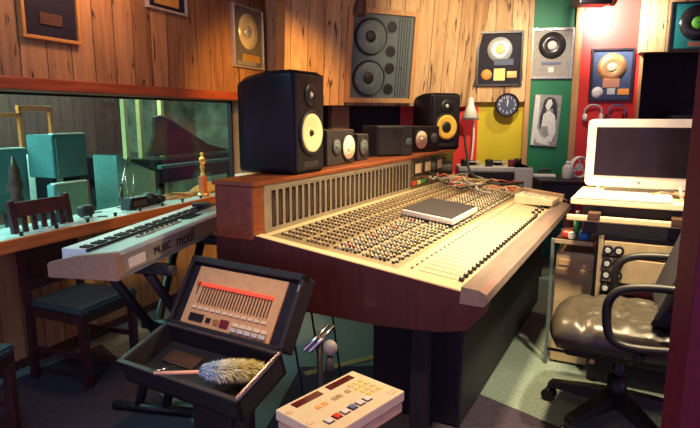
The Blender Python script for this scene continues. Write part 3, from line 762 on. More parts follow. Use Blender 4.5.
o = shelf('desk_radio', 'wide black tray-shaped device on the window shelf beside the twin lens gadget', 'device', -2.74, 2.87)
B().prism([(-.10, 0), (.10, 0), (.075, .075), (-.075, .075)], -.04, .04, 'Y', .004).build('body', 'black', o); B().box(-.06, .06, -.044, -.036, .02, .055, .003).build('dark_window', 'smoked', o)
B().cyl((-.06, 0, .07), (-.075, 0, .22), .003, None, 8).build('antenna', 'chrome', o); B().cyl((-.02, 0, .07), (.0, 0, .22), .003, None, 8).build('antenna', 'chrome', o)
o = shelf('binoculars', 'black twin lens gadget standing on the window shelf', 'binoculars', -2.75, 3.05)
for sx, r in ((-.035, .042), (.045, .032)): B().lathe([(r, 0), (r, .05), (r*.7, .09)], (sx, .04, r), (0, -1, 0.0), 20).build('barrel', 'black', o)
B().box(-.02, .03, -.02, .02, .02, .05, .006).build('bridge', 'black', o)
o = shelf('cloth_pile', 'crumpled tan cloth on the window shelf around the gold trophy', 'cloth', -2.80, 3.64)
cb = B(); rr = bmesh.ops.create_icosphere(cb.bm, subdivisions=4, radius=1)
for v in cb.bm.verts:
    p = v.co; k = 1+.25*math.sin(9*p.x+4*p.y)*math.cos(7*p.z+3*p.x)
    v.co = Vector((p.x*.42*k, p.y*.065*k, max(0, p.z)*.055*k*(1+.5*math.sin(5*p.x))))
cb.build('cloth', 'tan_cloth', o, smooth=True)
o = shelf('trophy', 'gold figurine trophy on a red-brown column on the window shelf', 'trophy', -2.68, 3.52)
B().lathe([(.05, 0), (.05, .015), (.036, .03), (.026, .036)], n=24).build('base', 'copper', o)
B().box(-.024, .024, -.024, .024, .034, .155, .004).build('column', 'sill_orange', o)
B().lathe([(.022, .155), (.018, .165), (.011, .18), (.014, .20), (.019, .225), (.013, .25), (.021, .275), (.023, .29), (.009, .303), (.0085, .308), (.014, .318), (.014, .328), (.006, .338)], n=20).build('figurine', 'gold', o)
for sx in (-1, 1): B().tube([(sx*.02, 0, .288), (sx*.027, -.005, .262), (sx*.008, -.02, .252)], .0055, 8).build('figurine_arm', 'gold', o)
o = shelf('pale_box', 'small pale box at the right end of the window shelf by the console', 'box', -2.70, 4.12)
B().box(-.05, .05, -.06, .06, 0, .10, .004).build('carton', 'white', o); B().box(-.052, .052, -.062, .062, .095, .115, .003).build('lid', 'white', o)
o = shelf('folded_card', 'upright folded card, one half dark, behind the wooden chair on the shelf', 'card', -2.78, 2.30)
B().prism([(-.055, 0), (.0, .12), (.0, 0)], -.012, .0, 'Y').build('pale_face', 'teal_pale', o); B().prism([(0, 0), (.0, .12), (.045, 0)], -.012, .002, 'Y').build('dark_face', 'black', o)

# ================================================================== LIVE ROOM
def live(name, label, cat, x, a, z=0, turn=0): return thing(name, label, cat, W(WAL, x, a, z), 90-WAL+turn)
def amp(label, x, a, wd, dp, z0, z1, c_, slant=0, turn=0):
    o = live('guitar_amplifier', label, 'amplifier', x, a, 0, turn)
    B().prism([(-wd/2, z0), (wd/2, z0), (wd/2, z1-slant), (-wd/2, z1)], 0, dp, 'Y', .006).build('cabinet', c_, o)
    g = .03
    B().prism([(-wd/2+g, z0+g), (wd/2-g, z0+g), (wd/2-g, z1-slant-g), (-wd/2+g, z1-g)], -.008, .002, 'Y').build('grille_cloth', c_, o)
    B().box(-wd/2+.01, wd/2-.01, -.004, .05, z1+.001, z1+.012).build('top_edge', 'white' if slant == 0 else c_, o) if slant == 0 else None
    if z0 > .05:
        for sx in (-1, 1): B().box(sx*wd*.4-.02, sx*wd*.4+.02, .05, dp-.05, 0, z0+.01).build('leg', 'black', o)
    return o
amp('green speaker cabinet standing tallest beyond the left of the glass', -4.0, 3.485, .34, .30, .90, 1.255, 'teal_amp')
amp('pale green cabinet behind the glass at the far left edge', -4.3, 3.02, .58, .30, .62, 1.14, 'teal_amp')
amp('low pale cabinet in front of the tall green speaker cabinet', -3.9, 3.38, .34, .08, .50, .86, 'teal_pale')
amp('slanted pale blue cabinet beyond the middle of the glass', -4.0, 4.24, .50, .30, .45, 1.05, 'teal_pale', .20)
amp('narrow white cabinet between two green cabinets beyond the glass', -4.35, 3.60, .22, .25, .60, 1.07, 'white')
o = live('easel', 'empty orange-brown wooden easel frame standing beyond the glass', 'easel', -5.0, 3.98)
for sx in (-.17, .17): B().box(sx-.017, sx+.017, -.02, .02, 0, 1.49, .003).build('post', 'sill_orange', o)
B().box(-.19, .19, -.02, .02, 1.46, 1.51, .003).build('rail', 'sill_orange', o); B().box(-.65, -.15, -.02, .02, 1.40, 1.44, .003).build('side_rail', 'sill_orange', o)
o = live('carved_statue', 'slim dark carved statue standing behind the glass at left', 'statue', -3.35, 2.48)
B().lathe([(.06, 0), (.06, .03), (.02, .05), (.02, .62), (.05, .64)], n=20).build('pedestal', 'black', o)
B().lathe([(.045, .64), (.03, .68), (.05, .75), (.035, .80), (.05, .86), (.028, .91), (.048, .97), (.03, 1.02), (.034, 1.06), (.02, 1.10), (.008, 1.15)], n=20).build('figure', 'bronze', o)
# grand piano with raised lid
o = live('grand_piano', 'dark grand piano with raised lid deep in the room beyond the glass', 'piano', -4.6, 6.15)
pl = [(-.9, 0), (.9, 0), (.9, .5), (.6, 1.0), (.2, 1.25), (-.2, 1.7), (-.6, 1.8), (-.9, 1.6)]
B().prism(pl, .62, .90, 'Z', .01).build('body', 'black_gloss', o)
B().prism([(-.75, .92), (-.62, 1.20), (-.60, 1.40), (-.50, 1.42), (-.30, 1.36), (.0, 1.22), (.45, 1.02), (.9, .93), (.9, .91)], .3, .34, 'Y').build('lid', 'black', o)
B().box(-.95, .9, -.06, 0, .80, .84).build('key_slip', 'teal_amp', o)
for (x, y) in ((-.75, .15), (.75, .15), (-.5, 1.5)): B().cyl((x, y, 0), (x, y, .63), .04, .055, 12).build('leg', 'black', o)
B().cyl((-.5, .4, .9), (-.45, .32, 1.42), .01, None, 8).build('lid_prop', 'black', o)
o = live('microphone_stand', 'thin slanting microphone stand beyond the glass left of the trophy', 'microphone stand', -3.6, 3.62)
B().cyl((0, 0, 0), (0, 0, .84), .01, None, 10).build('pole', 'black', o); B().cyl((-.05, 0, .70), (.10, 0, 1.06), .009, None, 10).build('boom', 'chrome', o)
B().lathe([(.12, 0), (.12, .012), (.02, .03)], n=24).build('base', 'black', o)

# ================================================================== SYNTHESIZER on X stand
# local: x across (keys at -x, rear panel at +x), y along, origin below centre
SY = thing('synthesizer', 'long silver-grey synthesizer keyboard in front of the window shelf', 'keyboard', (-0.895, 2.76, 0.785), -10.7)
SY.scale = (.74, 1, 1)
yl = 0.66
prof = [(-.21, 0), (.19, 0), (.20, .02), (.185, .095), (.17, .105), (-.05, .085), (-.21, .045)]
B().use('synth_top').prism(prof, -yl, yl, 'Y', .003).build('chassis', None, SY)
B().prism([(-.215, -.003), (.195, -.003), (.207, .02), (.190, .098), (.172, .108), (-.05, .088), (-.215, .055)], -yl-.03, -yl+.005, 'Y', .004).build('end_cheek', 'synth_end', SY)
B().prism([(-.215, -.003), (.195, -.003), (.207, .02), (.190, .098), (.172, .108), (-.05, .088), (-.215, .055)], yl-.005, yl+.03, 'Y', .004).build('end_cheek', 'synth_end', SY)
B().prism([(.196, .012), (.205, .02), (.191, .092), (.184, .092)], -yl+.006, yl-.006, 'Y').build('rear_panel', 'synth_back', SY)
for i in range(52):
    y = -.60+i*.0232
    b = B().box(-.215, -.062, y, y+.0222, .05, .094, .002)
    if i == 0: b.build('white_key', 'key_white', SY); kk = SY.children[-1]
    else: b.build('white_key', 'key_white', SY)
for i in range(51):
    if i % 7 in (2, 6): continue
    y = -.60+(i+1)*.0232
    B().box(-.125, -.062, y-.0055, y+.0055, .09, .102, .003).build('black_key', 'black', SY)
B().box(-.06, -.045, -.61, .61, .086, .098, .002).build('key_felt', 'black', SY)
for (y0, y1, x0, x1, c_) in ((.10, .24, .0, .08, 'screen'), (-.35, .02, .02, .06, 'synth_back'), (.30, .55, .0, .10, 'synth_back')):
    B().box(x0, x1, y0, y1, .088+x0*.09, .104+x0*.09-.005, .002).build('control_panel', c_, SY)
for k in range(8): B().box(.03, .042, -.33+k*.045, -.305+k*.045, .095, .107, .002).build('button', 'dark_grey', SY)
def rear_text(s_, size, y, z, c_='black'):
    # faces +x, reads left to right with increasing y
    m_ = Matrix.Translation((.2015-(z-.05)*.16+.002, y, z)) @ Matrix(((0, 0, 1, 0), (1, 0, 0, 0), (0, 1, 0, 0), (0, 0, 0, 1)))
    text_obj('lettering', s_, size, c_, SY, m_)
rear_text('motif', .085, -.15, .052); rear_text('MUSIC', .05, -.36, .054)
B().box(.198, .203, -.62, -.50, .03, .07, .002).build('jack_plate', 'white', SY)
tag(B().box(-.05, .05, -.035, .035, 0, .02, .006).build('small_pouch', 'black', None, loc=(-.86, 3.20, .892), rotz=10), 'small black pouch lying on top of the synthesizer', 'pouch')
XS = thing('keyboard_stand', 'black folding X-shaped stand under the synthesizer', 'stand', (-0.895, 2.76, 0.0), -10.7)
for y in (-.41, .17):
    B().box(-.20, .20, y-.02, y+.02, .735, .782, .005).build('top_arm', 'black', XS)
    for sx in (-1, 1): B().cyl((sx*.19, y, .752), (sx*.225, y, .752), .024, None, 12).build('rubber_end', 'black_soft', XS)
for x, a, b in ((-.10, -.41, .20), (.10, -.41, .20), (-.07, .17, -.28), (.07, .17, -.28)):
    B().cyl((x, a, .74), (x, b, .03), .022, None, 12).build('leg', 'black', XS)
for y in (-.28, .20):
    B().cyl((-.20, y, .025), (.20, y, .025), .022, None, 12).build('foot_bar', 'black', XS)
B().cyl((-.14, -.08, .37), (.14, -.08, .37), .028, None, 16).build('pivot_knob', 'black', XS)

# ================================================================== WOODEN CHAIRS
def wooden_chair(label, loc, rot):
    # local: backrest at -x side, seat extends +x
    o = thing('wooden_chair', label, 'chair', loc, rot); o.scale = (.95, .95, .95)
    b = B(); b.prism([(-.20, -.19), (.20, -.22), (.215, -.20), (.215, .20), (.20, .22), (-.20, .19)], .425, .465, 'Z', .012); b.build('seat_cushion', 'chair_seat', o, smooth=False)
    B().prism([(-.20, -.19), (.20, -.215), (.20, .215), (-.20, .19)], .375, .43, 'Z', .004).build('seat_frame', 'chair_wood', o)
    for y in (-.185, .185):
        B().box(.165, .205, y-.02, y+.02, 0, .38, .004).build('leg', 'chair_wood', o)
        B().prism([(-.22, 0), (-.18, 0), (-.175, .42), (-.205, .70), (-.25, 1.02), (-.28, 1.02), (-.24, .70), (-.215, .42)], y-.018, y+.018, 'Y', .003).build('leg', 'chair_wood', o)
        B().box(-.19, .18, y-.01, y+.01, .17, .20, .003).build('stretcher', 'chair_wood', o)
    B().box(.0, .02, -.18, .18, .17, .20, .003).build('stretcher', 'chair_wood', o)
    B().prism([(-.205, .52), (-.185, .52), (-.192, .57), (-.212, .57)], -.17, .17, 'Y').build('back_rail', 'chair_wood', o)
    B().prism([(-.245, .93), (-.225, .93), (-.24, 1.01), (-.262, 1.01)], -.17, .17, 'Y').build('crest_rail', 'chair_wood', o)
    B().prism([(-.222, .72), (-.202, .72), (-.212, .80), (-.232, .80)], -.17, .17, 'Y').build('back_rail', 'chair_wood', o)
    for k in range(5):
        y = -.125+k*.0625
        B().prism([(-.205, .53), (-.193, .53), (-.24, .95), (-.252, .95)], y-.016, y+.016, 'Y').build('slat', 'chair_wood', o)
    B().prism([(-.21, .56), (-.204, .56), (-.222, .73), (-.228, .73)], -.17, .17, 'Y').build('back_panel', 'chair_wood', o)
    return o
wooden_chair('dark slat-back wooden chair with blue-grey seat beside the synthesizer', (-1.47, 2.95, 0), -20)
wooden_chair('dark wooden chair cut off by the left edge of the picture', (-1.66, 2.10, 0), -7)

# ================================================================== CONTROLLER CASE on a stand  (x = t, y = s)
CZ = 0.55
CS = thing('controller_case', 'open black flight case with fader remote in its raised lid', 'case', W(CON, -1.426, 1.60, CZ), -CON-3)
hx = .30; y0, y1 = -.255, 0
TM = Matrix.Rotation(rad(18.0), 4, 'X')
tr = B()
tr.box(-hx, hx, y0, y1, -.095, -.083)
tr.box(-hx, hx, y0, y0+.014, -.095, 0).box(-hx, hx, y1-.014, y1, -.095, 0).box(-hx, -hx+.014, y0, y1, -.095, 0).box(hx-.014, hx, y0, y1, -.095, 0)
tr.xf(TM).build('tray', 'case_black', CS)
rim = B()
rim.box(-hx-.006, hx+.006, y0-.006, y0+.012, -.003, .008, .002).box(-hx-.006, -hx+.012, y0, y1, -.003, .008, .002).box(-hx, hx, y1-.016, y1, -.003, .008, .002)
rim.xf(TM).build('rim', 'dark_grey', CS)
B().box(hx-.010, hx+.006, y0, y1, -.003, .012, .004).xf(TM).build('metal_edge', 'chrome', CS)
B().box(-.23, -.06, -.13, -.06, -.083, -.072, .003).xf(TM).build('foam_block', 'bronze', CS)
# leaning head
HL = .30; hm = Matrix.Translation((0, y1+.005, .002)) @ Matrix.Rotation(rad(57), 4, 'X')
# head local: x width, y up the slope, z toward viewer (normal)
hb = B()
hb.box(-hx, hx, 0, HL, -.075, -.02, .008, hm)
for (a0, a1, b0, b1) in ((-hx, hx, 0, .015), (-hx, hx, HL-.028, HL), (-hx, -hx+.018, 0, HL), (hx-.018, hx, 0, HL)):
    hb.box(a0, a1, b0, b1, -.03, .012, .003, hm)
hb.build('head_shell', 'case_black', CS)
B().box(-hx+.018, hx-.018, .015, HL-.028, -.03, -.012, 0, hm).build('inset_panel', 'mat_dark', CS)
B().box(-.245, .225, .012, .262, -.015, -.004, .003, hm).build('face_plate', 'ctrl_tan', CS)
for i in range(24):
    x = -.185+i*.0158
    B().use('bronze').box(x-.0022, x+.0022, .105, .185, -.005, -.001, 0, hm).build('fader_slot', None, CS)
    B().box(x-.0068, x+.0068, .178, .192, -.004, .008, .001, hm).build('fader_cap', 'red_lit', CS)
B().use('bronze').box(-.215, -.211, .14, .185, -.005, -.001, 0, hm).use('red_plastic').box(-.22, -.206, .18, .192, -.004, .006, 0, hm).build('master_fader', None, CS)
for i in range(12):
    x = -.19+i*.0335
    B().box(x-.012, x+.012, .082, .093, -.005, .005, .001, hm).build('channel_button', 'cream', CS)
B().box(-.20, -.125, .030, .062, -.005, .004, .002, hm).build('display', 'black', CS)
B().box(-.105, -.085, .035, .055, -.005, .006, .002, hm).build('button', 'black', CS)
B().box(-.065, -.040, .034, .056, -.005, .006, .002, hm).build('button', 'copper', CS)
B().box(-.030, .012, .030, .062, -.005, .004, .002, hm).build('meter_window', 'maroon', CS)
for k in range(5):
    B().box(.035+k*.036, .065+k*.036, .024, .040, -.005, .010, .002, hm).build('transport_key', 'light_grey', CS)
    B().box(.035+k*.036, .065+k*.036, .046, .060, -.005, .004, .001, hm).build('key_label', 'cream', CS)
B().box(hx-.012, hx-.004, HL*.75, HL*.85, -.02, .018, .002, hm).build('latch', 'steel', CS)
# feather duster in the tray
FD = thing('feather_duster', 'fluffy blue, white and yellow feather duster with a pink handle in the case tray', 'duster', (-.53, 1.885, CZ-.068), 5)
B().cyl((-.17, .00, .018), (.02, .0, .015), .006, .008, 10).build('handle', 'pink_handle', FD)
fb = B()
for i in range(2200):
    u_ = random.random(); cx_ = .0+.21*u_
    c_ = 'duster_blue' if u_ < .22+random.uniform(-.08, .08) else ('duster_white' if u_ < .5+random.uniform(-.2, .2) else ('duster_yellow' if random.random() < .75 else 'duster_white'))
    fb.use(c_)
    a = random.uniform(0, 6.28); R_ = .066*math.sin(math.pi*min(1, .12+u_*.85))**.5
    tip = Vector((cx_+random.uniform(.0, .04), R_*1.15*math.cos(a)*random.uniform(.7, 1), max(-.035, R_*.72*math.sin(a)*random.uniform(.7, 1))+.015))
    base = Vector((cx_-.02, 0, .015)); mid = (base+tip)/2+Vector((.0, 0, .006))
    wv = Vector((random.uniform(-1, 1), random.uniform(-1, 1), random.uniform(-1, 1))).normalized()*.0035
    vs = [fb.bm.verts.new(p) for p in (base, mid-wv, tip, mid+wv)]
    f = fb.bm.faces.new(vs); f.material_index = fb.mi
fb.build('feathers', None, FD)
pen = thing('pen', 'thin black and silver pen lying across the tray beside the duster', 'pen', W(CON, -1.58, 1.44, CZ-.112), -CON+60)
B().cyl((-.05, 0, .008), (.03, 0, .008), .005, None, 10).build('barrel', 'chrome', pen); B().cyl((.03, 0, .008), (.055, 0, .008), .005, .002, 10).build('tip', 'black', pen)
# stand below the case
ST = thing('equipment_stand', 'black pedestal stand holding up the open flight case', 'stand', W(CON, -1.40, 1.50, 0), -CON-3)
B().box(-.16, .16, -.11, .09, -.125, -.10, .005).xf(Matrix.Translation((0, .10, CZ)) @ TM).build('top_plate', 'case_black', ST)
B().box(-.08, .12, -.02, .12, .03, .395, .01).build('column', 'case_black', ST)
B().box(-.20, .20, -.15, .12, 0, .035, .01).build('base', 'case_black', ST)
# chrome clamp gear beside the case
CG = thing('clamp_arm', 'chrome twin-rod clamp with grey knob right of the flight case', 'clamp', W(CON, -1.02, 1.68, 0), -CON)
B().cyl((0, 0, 0.02), (0, 0, .60), .012, None, 12).build('pole', 'black', CG)
B().lathe([(.06, 0), (.06, .012), (.02, .025)], n=24).build('base', 'black', CG)
for dx in (-.012, .012): B().cyl((dx-.02, -.06, .56), (dx+.02, .05, .63), .007, None, 12).build('rod', 'chrome', CG)
B().ball((.045, 0, .565), .028, .025, .03, 14).build('knob', 'grey', CG); B().cyl((.045, 0, .53), (.04, .0, .46), .012, .02, 10).build('clamp_tail', 'dark_grey', CG)

# ================================================================== AUTOLOCATOR on a stand
AL = thing('autolocator', 'cream autolocator remote with red displays in the lower foreground', 'remote control', (0, 0, 0))
p1 = Vector((-.204, 1.403, 0)); 
AL.location = Vector((-.022, 1.455, .555)); AL.rotation_euler = (0, 0, rad(48.4))
# local x: long edge (away to right), y: -> left/back
Lx, Ly = .158, .100
B().box(-Lx, Lx, -Ly, Ly, .034, .065, .003).build('top_case', 'cream', AL)
B().box(-Lx+.004, Lx-.004, -Ly+.004, Ly-.004, .0, .030, .003).build('bottom_case', 'cream_edge', AL)
B().box(-Lx+.006, Lx-.006, -Ly+.006, Ly-.006, .029, .035).build('seam', 'bronze', AL)
for x0 in (-.115, .02): B().box(x0, x0+.105, .062, .088, .064, .067, .001).build('display', 'maroon_display', AL)
for k in range(3):
    for j in range(4):
        B().box(-.007, .007, -.007, .007, 0, .005, .001).build('key', 'yellow_paper' if (k+j) % 4 else 'cream_edge', AL, loc=(.075+.023*k, .035-.023*j, .064))
for (x, y, c_) in ((-.075, .02, 'orange_btn'), (-.05, .02, 'orange_btn'), (-.01, .02, 'cable_tan'), (.01, .02, 'cable_tan'), (.045, .02, 'cable_tan'), (-.145, -.02, 'cream_edge'), (-.145, .06, 'cream_edge')):
    B().box(x-.008, x+.008, y-.008, y+.008, .064, .068, .001).build('button', c_, AL)
for k, c_ in enumerate(('white', 'red_plastic', 'white', 'slate_blue', 'white', 'white')):
    x = -.105+k*.031
    B().use('black').box(x-.012, x+.012, -.062, -.037, .064, .0665, .001).use(c_).box(x-.0095, x+.0095, -.0595, -.0395, .066, .071, .002).build('transport_button', None, AL)
for k in range(4): B().box(.11+.0, .145, -.085+.012*k, -.083+.012*k, .0645, .0655).build('printed_line', 'cable_tan', AL) if k < 2 else None
LS = thing('locator_stand', 'black column stand under the cream autolocator', 'stand', (-.0145, 1.452, 0), 48.4)
B().box(-.12, .12, -.07, .07, .535, .555, .004).build('top_plate', 'black', LS); B().cyl((0, 0, .03), (0, 0, .54), .03, None, 20).build('column', 'black', LS); B().lathe([(.2, 0), (.2, .02), (.04, .04)], n=32).build('base', 'black', LS)

tag(B().prism([(-.50, 1.6), (.95, 1.1), (1.10, 2.2), (.35, 3.0), (-.28, 2.98)], .001, .005, 'Z').build('floor_shade_sheet', 'shade_dark'), 'dark purple-black sheet standing in for shade on the carpet under the near end of the console', 'rug')  # sheet added to darken the floor where shade falls by the console
tag(B().prism([(-2.1, 2.3), (-1.0, 1.3), (-.55, 2.2), (-1.05, 2.75), (-1.55, 3.3)], .001, .005, 'Z').build('floor_shade_sheet', 'shade_dark'), 'dark sheet standing in for shade on the carpet under the slat-back wooden chair', 'rug')  # sheet added as the dark shade below the chair
# cables on the floor behind the case
for k in range(3):
    pts = [W(CON, -1.36+.05*k, 2.10+.10*k, .01), W(CON, -1.37+.05*k, 2.06+.10*k, .25), W(CON, -1.38+.05*k, 2.03+.10*k, .45), W(CON, -1.38+.05*k, 2.0+.10*k, .575)]
    tag(B().tube(pts, .005, 8).build('hanging_cable', 'black'), 'thin black cable hanging below the near end of the console', 'cable', 'cables hanging under the console')
tag(B().prism([(0, 0), (.05, 0), (.05, .5), (0, .5)], .0005, .004, 'Z').build('floor_tape', 'tan_cloth', None, loc=W(CON, -1.60, 2.45, .001), rotz=-60), 'tan strip of tape on the carpet under the console', 'tape')

# ================================================================== COMPUTER DESK (x = t, y = s)
DK = thing('computer_desk', 'equipment desk with cream shelf rail and rack units under the computer', 'desk', W(CON, .02, 3.35, 0), -CON)
B().box(-.36, .42, -.27, .30, .955, .985, .005).build('desk_top', 'cream', DK)
B().box(-.37, .42, -.31, -.285, .875, .905, .006).build('front_rail', 'cream_edge', DK)
for x in (-.27, .10): B().box(x, x+.06, -.318, -.25, .885, .925, .006).build('rail_clamp', 'bronze', DK)
B().box(-.30, .40, -.22, .28, .80, .955, .004).build('upper_case', 'black', DK)
B().box(-.225, .40, -.24, .28, .0, .80, .004).build('rack_body', 'black', DK)
for x in (-.20, .38): B().box(x-.012, x+.012, -.262, -.24, .10, .80, .002).build('rack_rail', 'gear_gold', DK)
for (z0, z1, c_) in ((.70, .775, 'gear_gold'), (.56, .69, 'gear_gold'), (.50, .545, 'maroon'), (.40, .49, 'black'), (.28, .39, 'gear_gold')):
    B().box(-.185, .37, -.258, -.235, z0, z1, .004).build('rack_unit', c_, DK)
for j, z in enumerate((.73, .66, .60, .53, .47, .41)):
    for i in range(2):
        B().use('black').lathe([(.026, 0), (.024, .02)], (-.165+.05*i, -.258, z), (0, -1, 0), 16).use('light_grey').lathe([(.014, .02), (.012, .026)], (-.165+.05*i, -.258, z), (0, -1, 0), 16).build('rack_knob', None, DK)
# small beige cabinet left of it with clutter on top
PC = thing('computer_tower', 'beige computer tower standing on the floor left of the rack desk', 'computer', W(CON, -.315, 3.42, 0), -CON)
B().box(-.10, .10, -.17, .20, .012, .66, .006).build('case', 'gear_gold', PC)
for z in (.60, .545): B().box(-.085, .085, -.176, -.165, z-.018, z+.018, .002).build('drive_bay', 'ctrl_tan', PC)
for (x, y) in ((-.07, -.14), (.07, -.14), (-.07, .17), (.07, .17)): B().cyl((x, y, 0), (x, y, .014), .012, None, 8).build('foot', 'black', PC)
SH = thing('small_shelf', 'dark shelf board with pale front edge over the beige computer tower', 'shelf', W(CON, -.315, 3.42, 0), -CON)
B().box(-.108, .09, -.20, .20, .715, .73, .002).build('board', 'black', SH); B().box(-.108, .09, -.21, -.20, .712, .735, .002).build('edge_strip', 'gear_gold', SH)
B().box(-.125, -.108, -.215, -.185, 0, .735, .002).build('upright', 'speaker_blue', SH)
B().box(-.125, -.108, .18, .20, 0, .72).build('upright', 'speaker_blue', SH)
def clutter(name, label, cat, x, y, m_, parts):
    o = thing(name, label, cat, W(CON, x, y, .731), -CON)
    parts(o); return o
clutter('tape_gun', 'red plastic lump on the small shelf by the console armrest', 'tool', -.36, 3.28, '', lambda o: (B().box(-.035, .02, -.03, .03, 0, .045, .015, None, 3).build('body', 'red_plastic', o), B().lathe([(.02, 0), (.018, .03)], (.02, -.02, .025), (0, -1, 0)).build('cap', 'white', o)))
clutter('blue_pouch', 'bright blue pouch on the small shelf next to the red lump', 'pouch', -.275, 3.26, '', lambda o: (B().box(-.03, .03, -.025, .03, 0, .06, .02, None, 3).build('pouch_body', 'blue_plastic', o),  B().box(-.02, .02, -.028, -.02, .045, .05).build('zip', 'black', o)))
clutter('green_bottle', 'slim green bottle on the small shelf under the desk rail', 'bottle', -.33, 3.40, '', lambda o: (B().lathe([(.02, 0), (.02, .09), (.009, .11), (.009, .13)], n=16).build('bottle_body', 'green_plastic', o), B().lathe([(.011, .125), (.011, .14)], n=12).build('cap', 'white', o)))
# screen
IM = thing('desktop_computer', 'white framed flat computer screen with a dark display on the desk', 'computer screen', W(CON, -.035, 3.30, .985), -CON)
IM.rotation_euler = (0, 0, rad(-CON))
def rrect(w2, h0, h1, r):
    pts = []
    for (cx_, cz_, a0) in ((w2-r, h1-r, 0), (-w2+r, h1-r, 90), (-w2+r, h0+r, 180), (w2-r, h0+r, 270)):
        for q in range(6):
            a = rad(a0+q*18); pts.append((cx_+r*math.cos(a), cz_+r*math.sin(a)))
    return pts
tl = Matrix.Translation((0, 0, .05)) @ Matrix.Rotation(rad(-2), 4, 'X') @ Matrix.Translation((0, 0, -.05))
B().prism(rrect(.265, .045, .405, .025), 0, .035, 'Y', .004).xf(tl).build('bezel', 'white_gloss', IM)
B().box(-.222, .222, -.0035, .006, .105, .362, .001).xf(tl).build('display_panel', 'screen', IM)
B().cyl((0, -.004, .074), (0, .0, .074), .008, None, 16).xf(tl).build('badge', 'grey', IM)
for sx in (-1, 1): B().cyl((sx*.19, .01, .06), (sx*.20, -.06, .003), .008, None, 10).build('stand_foot', 'white_gloss', IM)
B().box(-.17, .17, .10, .12, .0, .10, .004).build('rear_leg', 'light_grey', IM); B().box(-.10, .10, .03, .11, .08, .10, .004).build('stand_strut', 'light_grey', IM)
o = thing('keyboard', 'white computer keyboard on the desk below the screen', 'computer keyboard', W(CON, -.10, 3.15, .985), -CON)
B().prism([(-.07, 0), (.06, 0), (.06, .028), (-.07, .014)], -.22, .22, 'X', .003).build('base', 'white_gloss', o)
for r in range(5):
    for k in range(22):
        if r == 0 and 6 < k < 13: continue
        B().box(-.208+k*.019, -.192+k*.019, -.058+r*.022, -.040+r*.022, .014+r*.0024, .026+r*.0024, .002).build('key', 'white', o)
o = thing('computer_mouse', 'white computer mouse at the right end of the desk', 'mouse', W(CON, .23, 3.14, .985), -CON)
b = B(); b.ball((0, 0, .0), .035, .058, .036, 20)
for v in b.bm.verts: v.co.z = max(0, v.co.z)
b.build('mouse_body', 'white_gloss', o, smooth=True)
B().tube([(0, .055, .012), (-.03, .10, .02), (-.12, .09, .035), (-.16, .03, .045), (-.20, .02, .035)], .004, 8).build('cable', 'cable_tan', o)

# ================================================================== OFFICE CHAIR (x = t, y = s); faces -t
OC = thing('office_chair', 'black leather office chair with loop armrests at the computer desk', 'office chair', W(CON, -.045, 2.70, 0), -CON)
sb = B(); rr = bmesh.ops.create_grid(sb.bm, x_segments=48, y_segments=48, size=1)
def cush(x, y):
    k = (1-abs(x)**4.5)*(1-abs(y)**4.5); k = max(k, 0)**.45
    tuft = 0
    for (tx, ty) in ((-.15, .38), (-.15, -.38), (.5, .0), (.45, .55), (.45, -.55)):
        d = math.hypot(x-tx, y-ty); an = math.atan2(y-ty, x-tx)
        tuft += -.020*math.exp(-(d/.12)**2)+.007*math.sin(an*9+tx*5)*math.exp(-((d-.2)/.2)**2)
    fold = -.016*math.exp(-((x+.55)/.06)**2)
    return .10*k+k*(tuft+fold)
for v in list(sb.bm.verts):
    x, y = v.co.x, v.co.y
    # squircle outline
    X = x*math.sqrt(1-.22*y*y); Y = y*math.sqrt(1-.22*x*x)
    v.co = Vector((.03+X*.33, Y*.29, .455+cush(x, y)))
ext = bmesh.ops.extrude_face_region(sb.bm, geom=sb.bm.faces[:])
for v in [g for g in ext['geom'] if isinstance(g, bmesh.types.BMVert)]:
    v.co.z = .41; v.co.x *= .93; v.co.y *= .93
sb.build('seat', 'leather', OC, smooth=True)
B().box(-.22, .22, -.20, .20, .36, .415, .02).build('seat_pan', 'black', OC)
# back, reclined away toward +x
bk = B(); rr = bmesh.ops.create_grid(bk.bm, x_segments=24, y_segments=28, size=1)
for v in list(bk.bm.verts):
    a, c = v.co.x, v.co.y     # a width, c height
    X = a*math.sqrt(1-.3*c*c); Yc = c*math.sqrt(1-.25*a*a)
    h = .40*Yc
    v.co = Vector((.22+h*.33+.04*(1-a*a), X*.27, .92+h))
ext = bmesh.ops.extrude_face_region(bk.bm, geom=bk.bm.faces[:])
for v in [g for g in ext['geom'] if isinstance(g, bmesh.types.BMVert)]: v.co.x += .07
bk.build('backrest', 'mesh_back', OC, smooth=True)
B().tube([(.10, 0, .37), (.26, 0, .37), (.32, 0, .46), (.30, 0, .70)], .022, 10).build('back_bracket', 'black', OC)
for sy in (-1, 1):
    y = sy*.29
    loop = [(-.02, y, .50), (-.055, y, .62), (-.03, y, .70), (.05, y, .735), (.20, y, .745), (.36, y, .73), (.42, y, .64), (.34, y, .54), (.14, y, .49)]
    B().tube(loop, .018, 12, 6, True, 1.0).build('armrest', 'black', OC)
    B().tube([(.08, sy*.29, .47), (.06, sy*.24, .40), (.05, sy*.12, .375)], .02, 8).build('arm_bracket', 'black', OC)
B().cyl((0, 0, .12), (0, 0, .36), .03, None, 20).cyl((0, 0, .10), (0, 0, .24), .042, None, 20).build('gas_lift', 'black', OC)
B().box(-.30, -.15, -.12, -.10, .34, .35, .003).build('lever', 'black', OC)
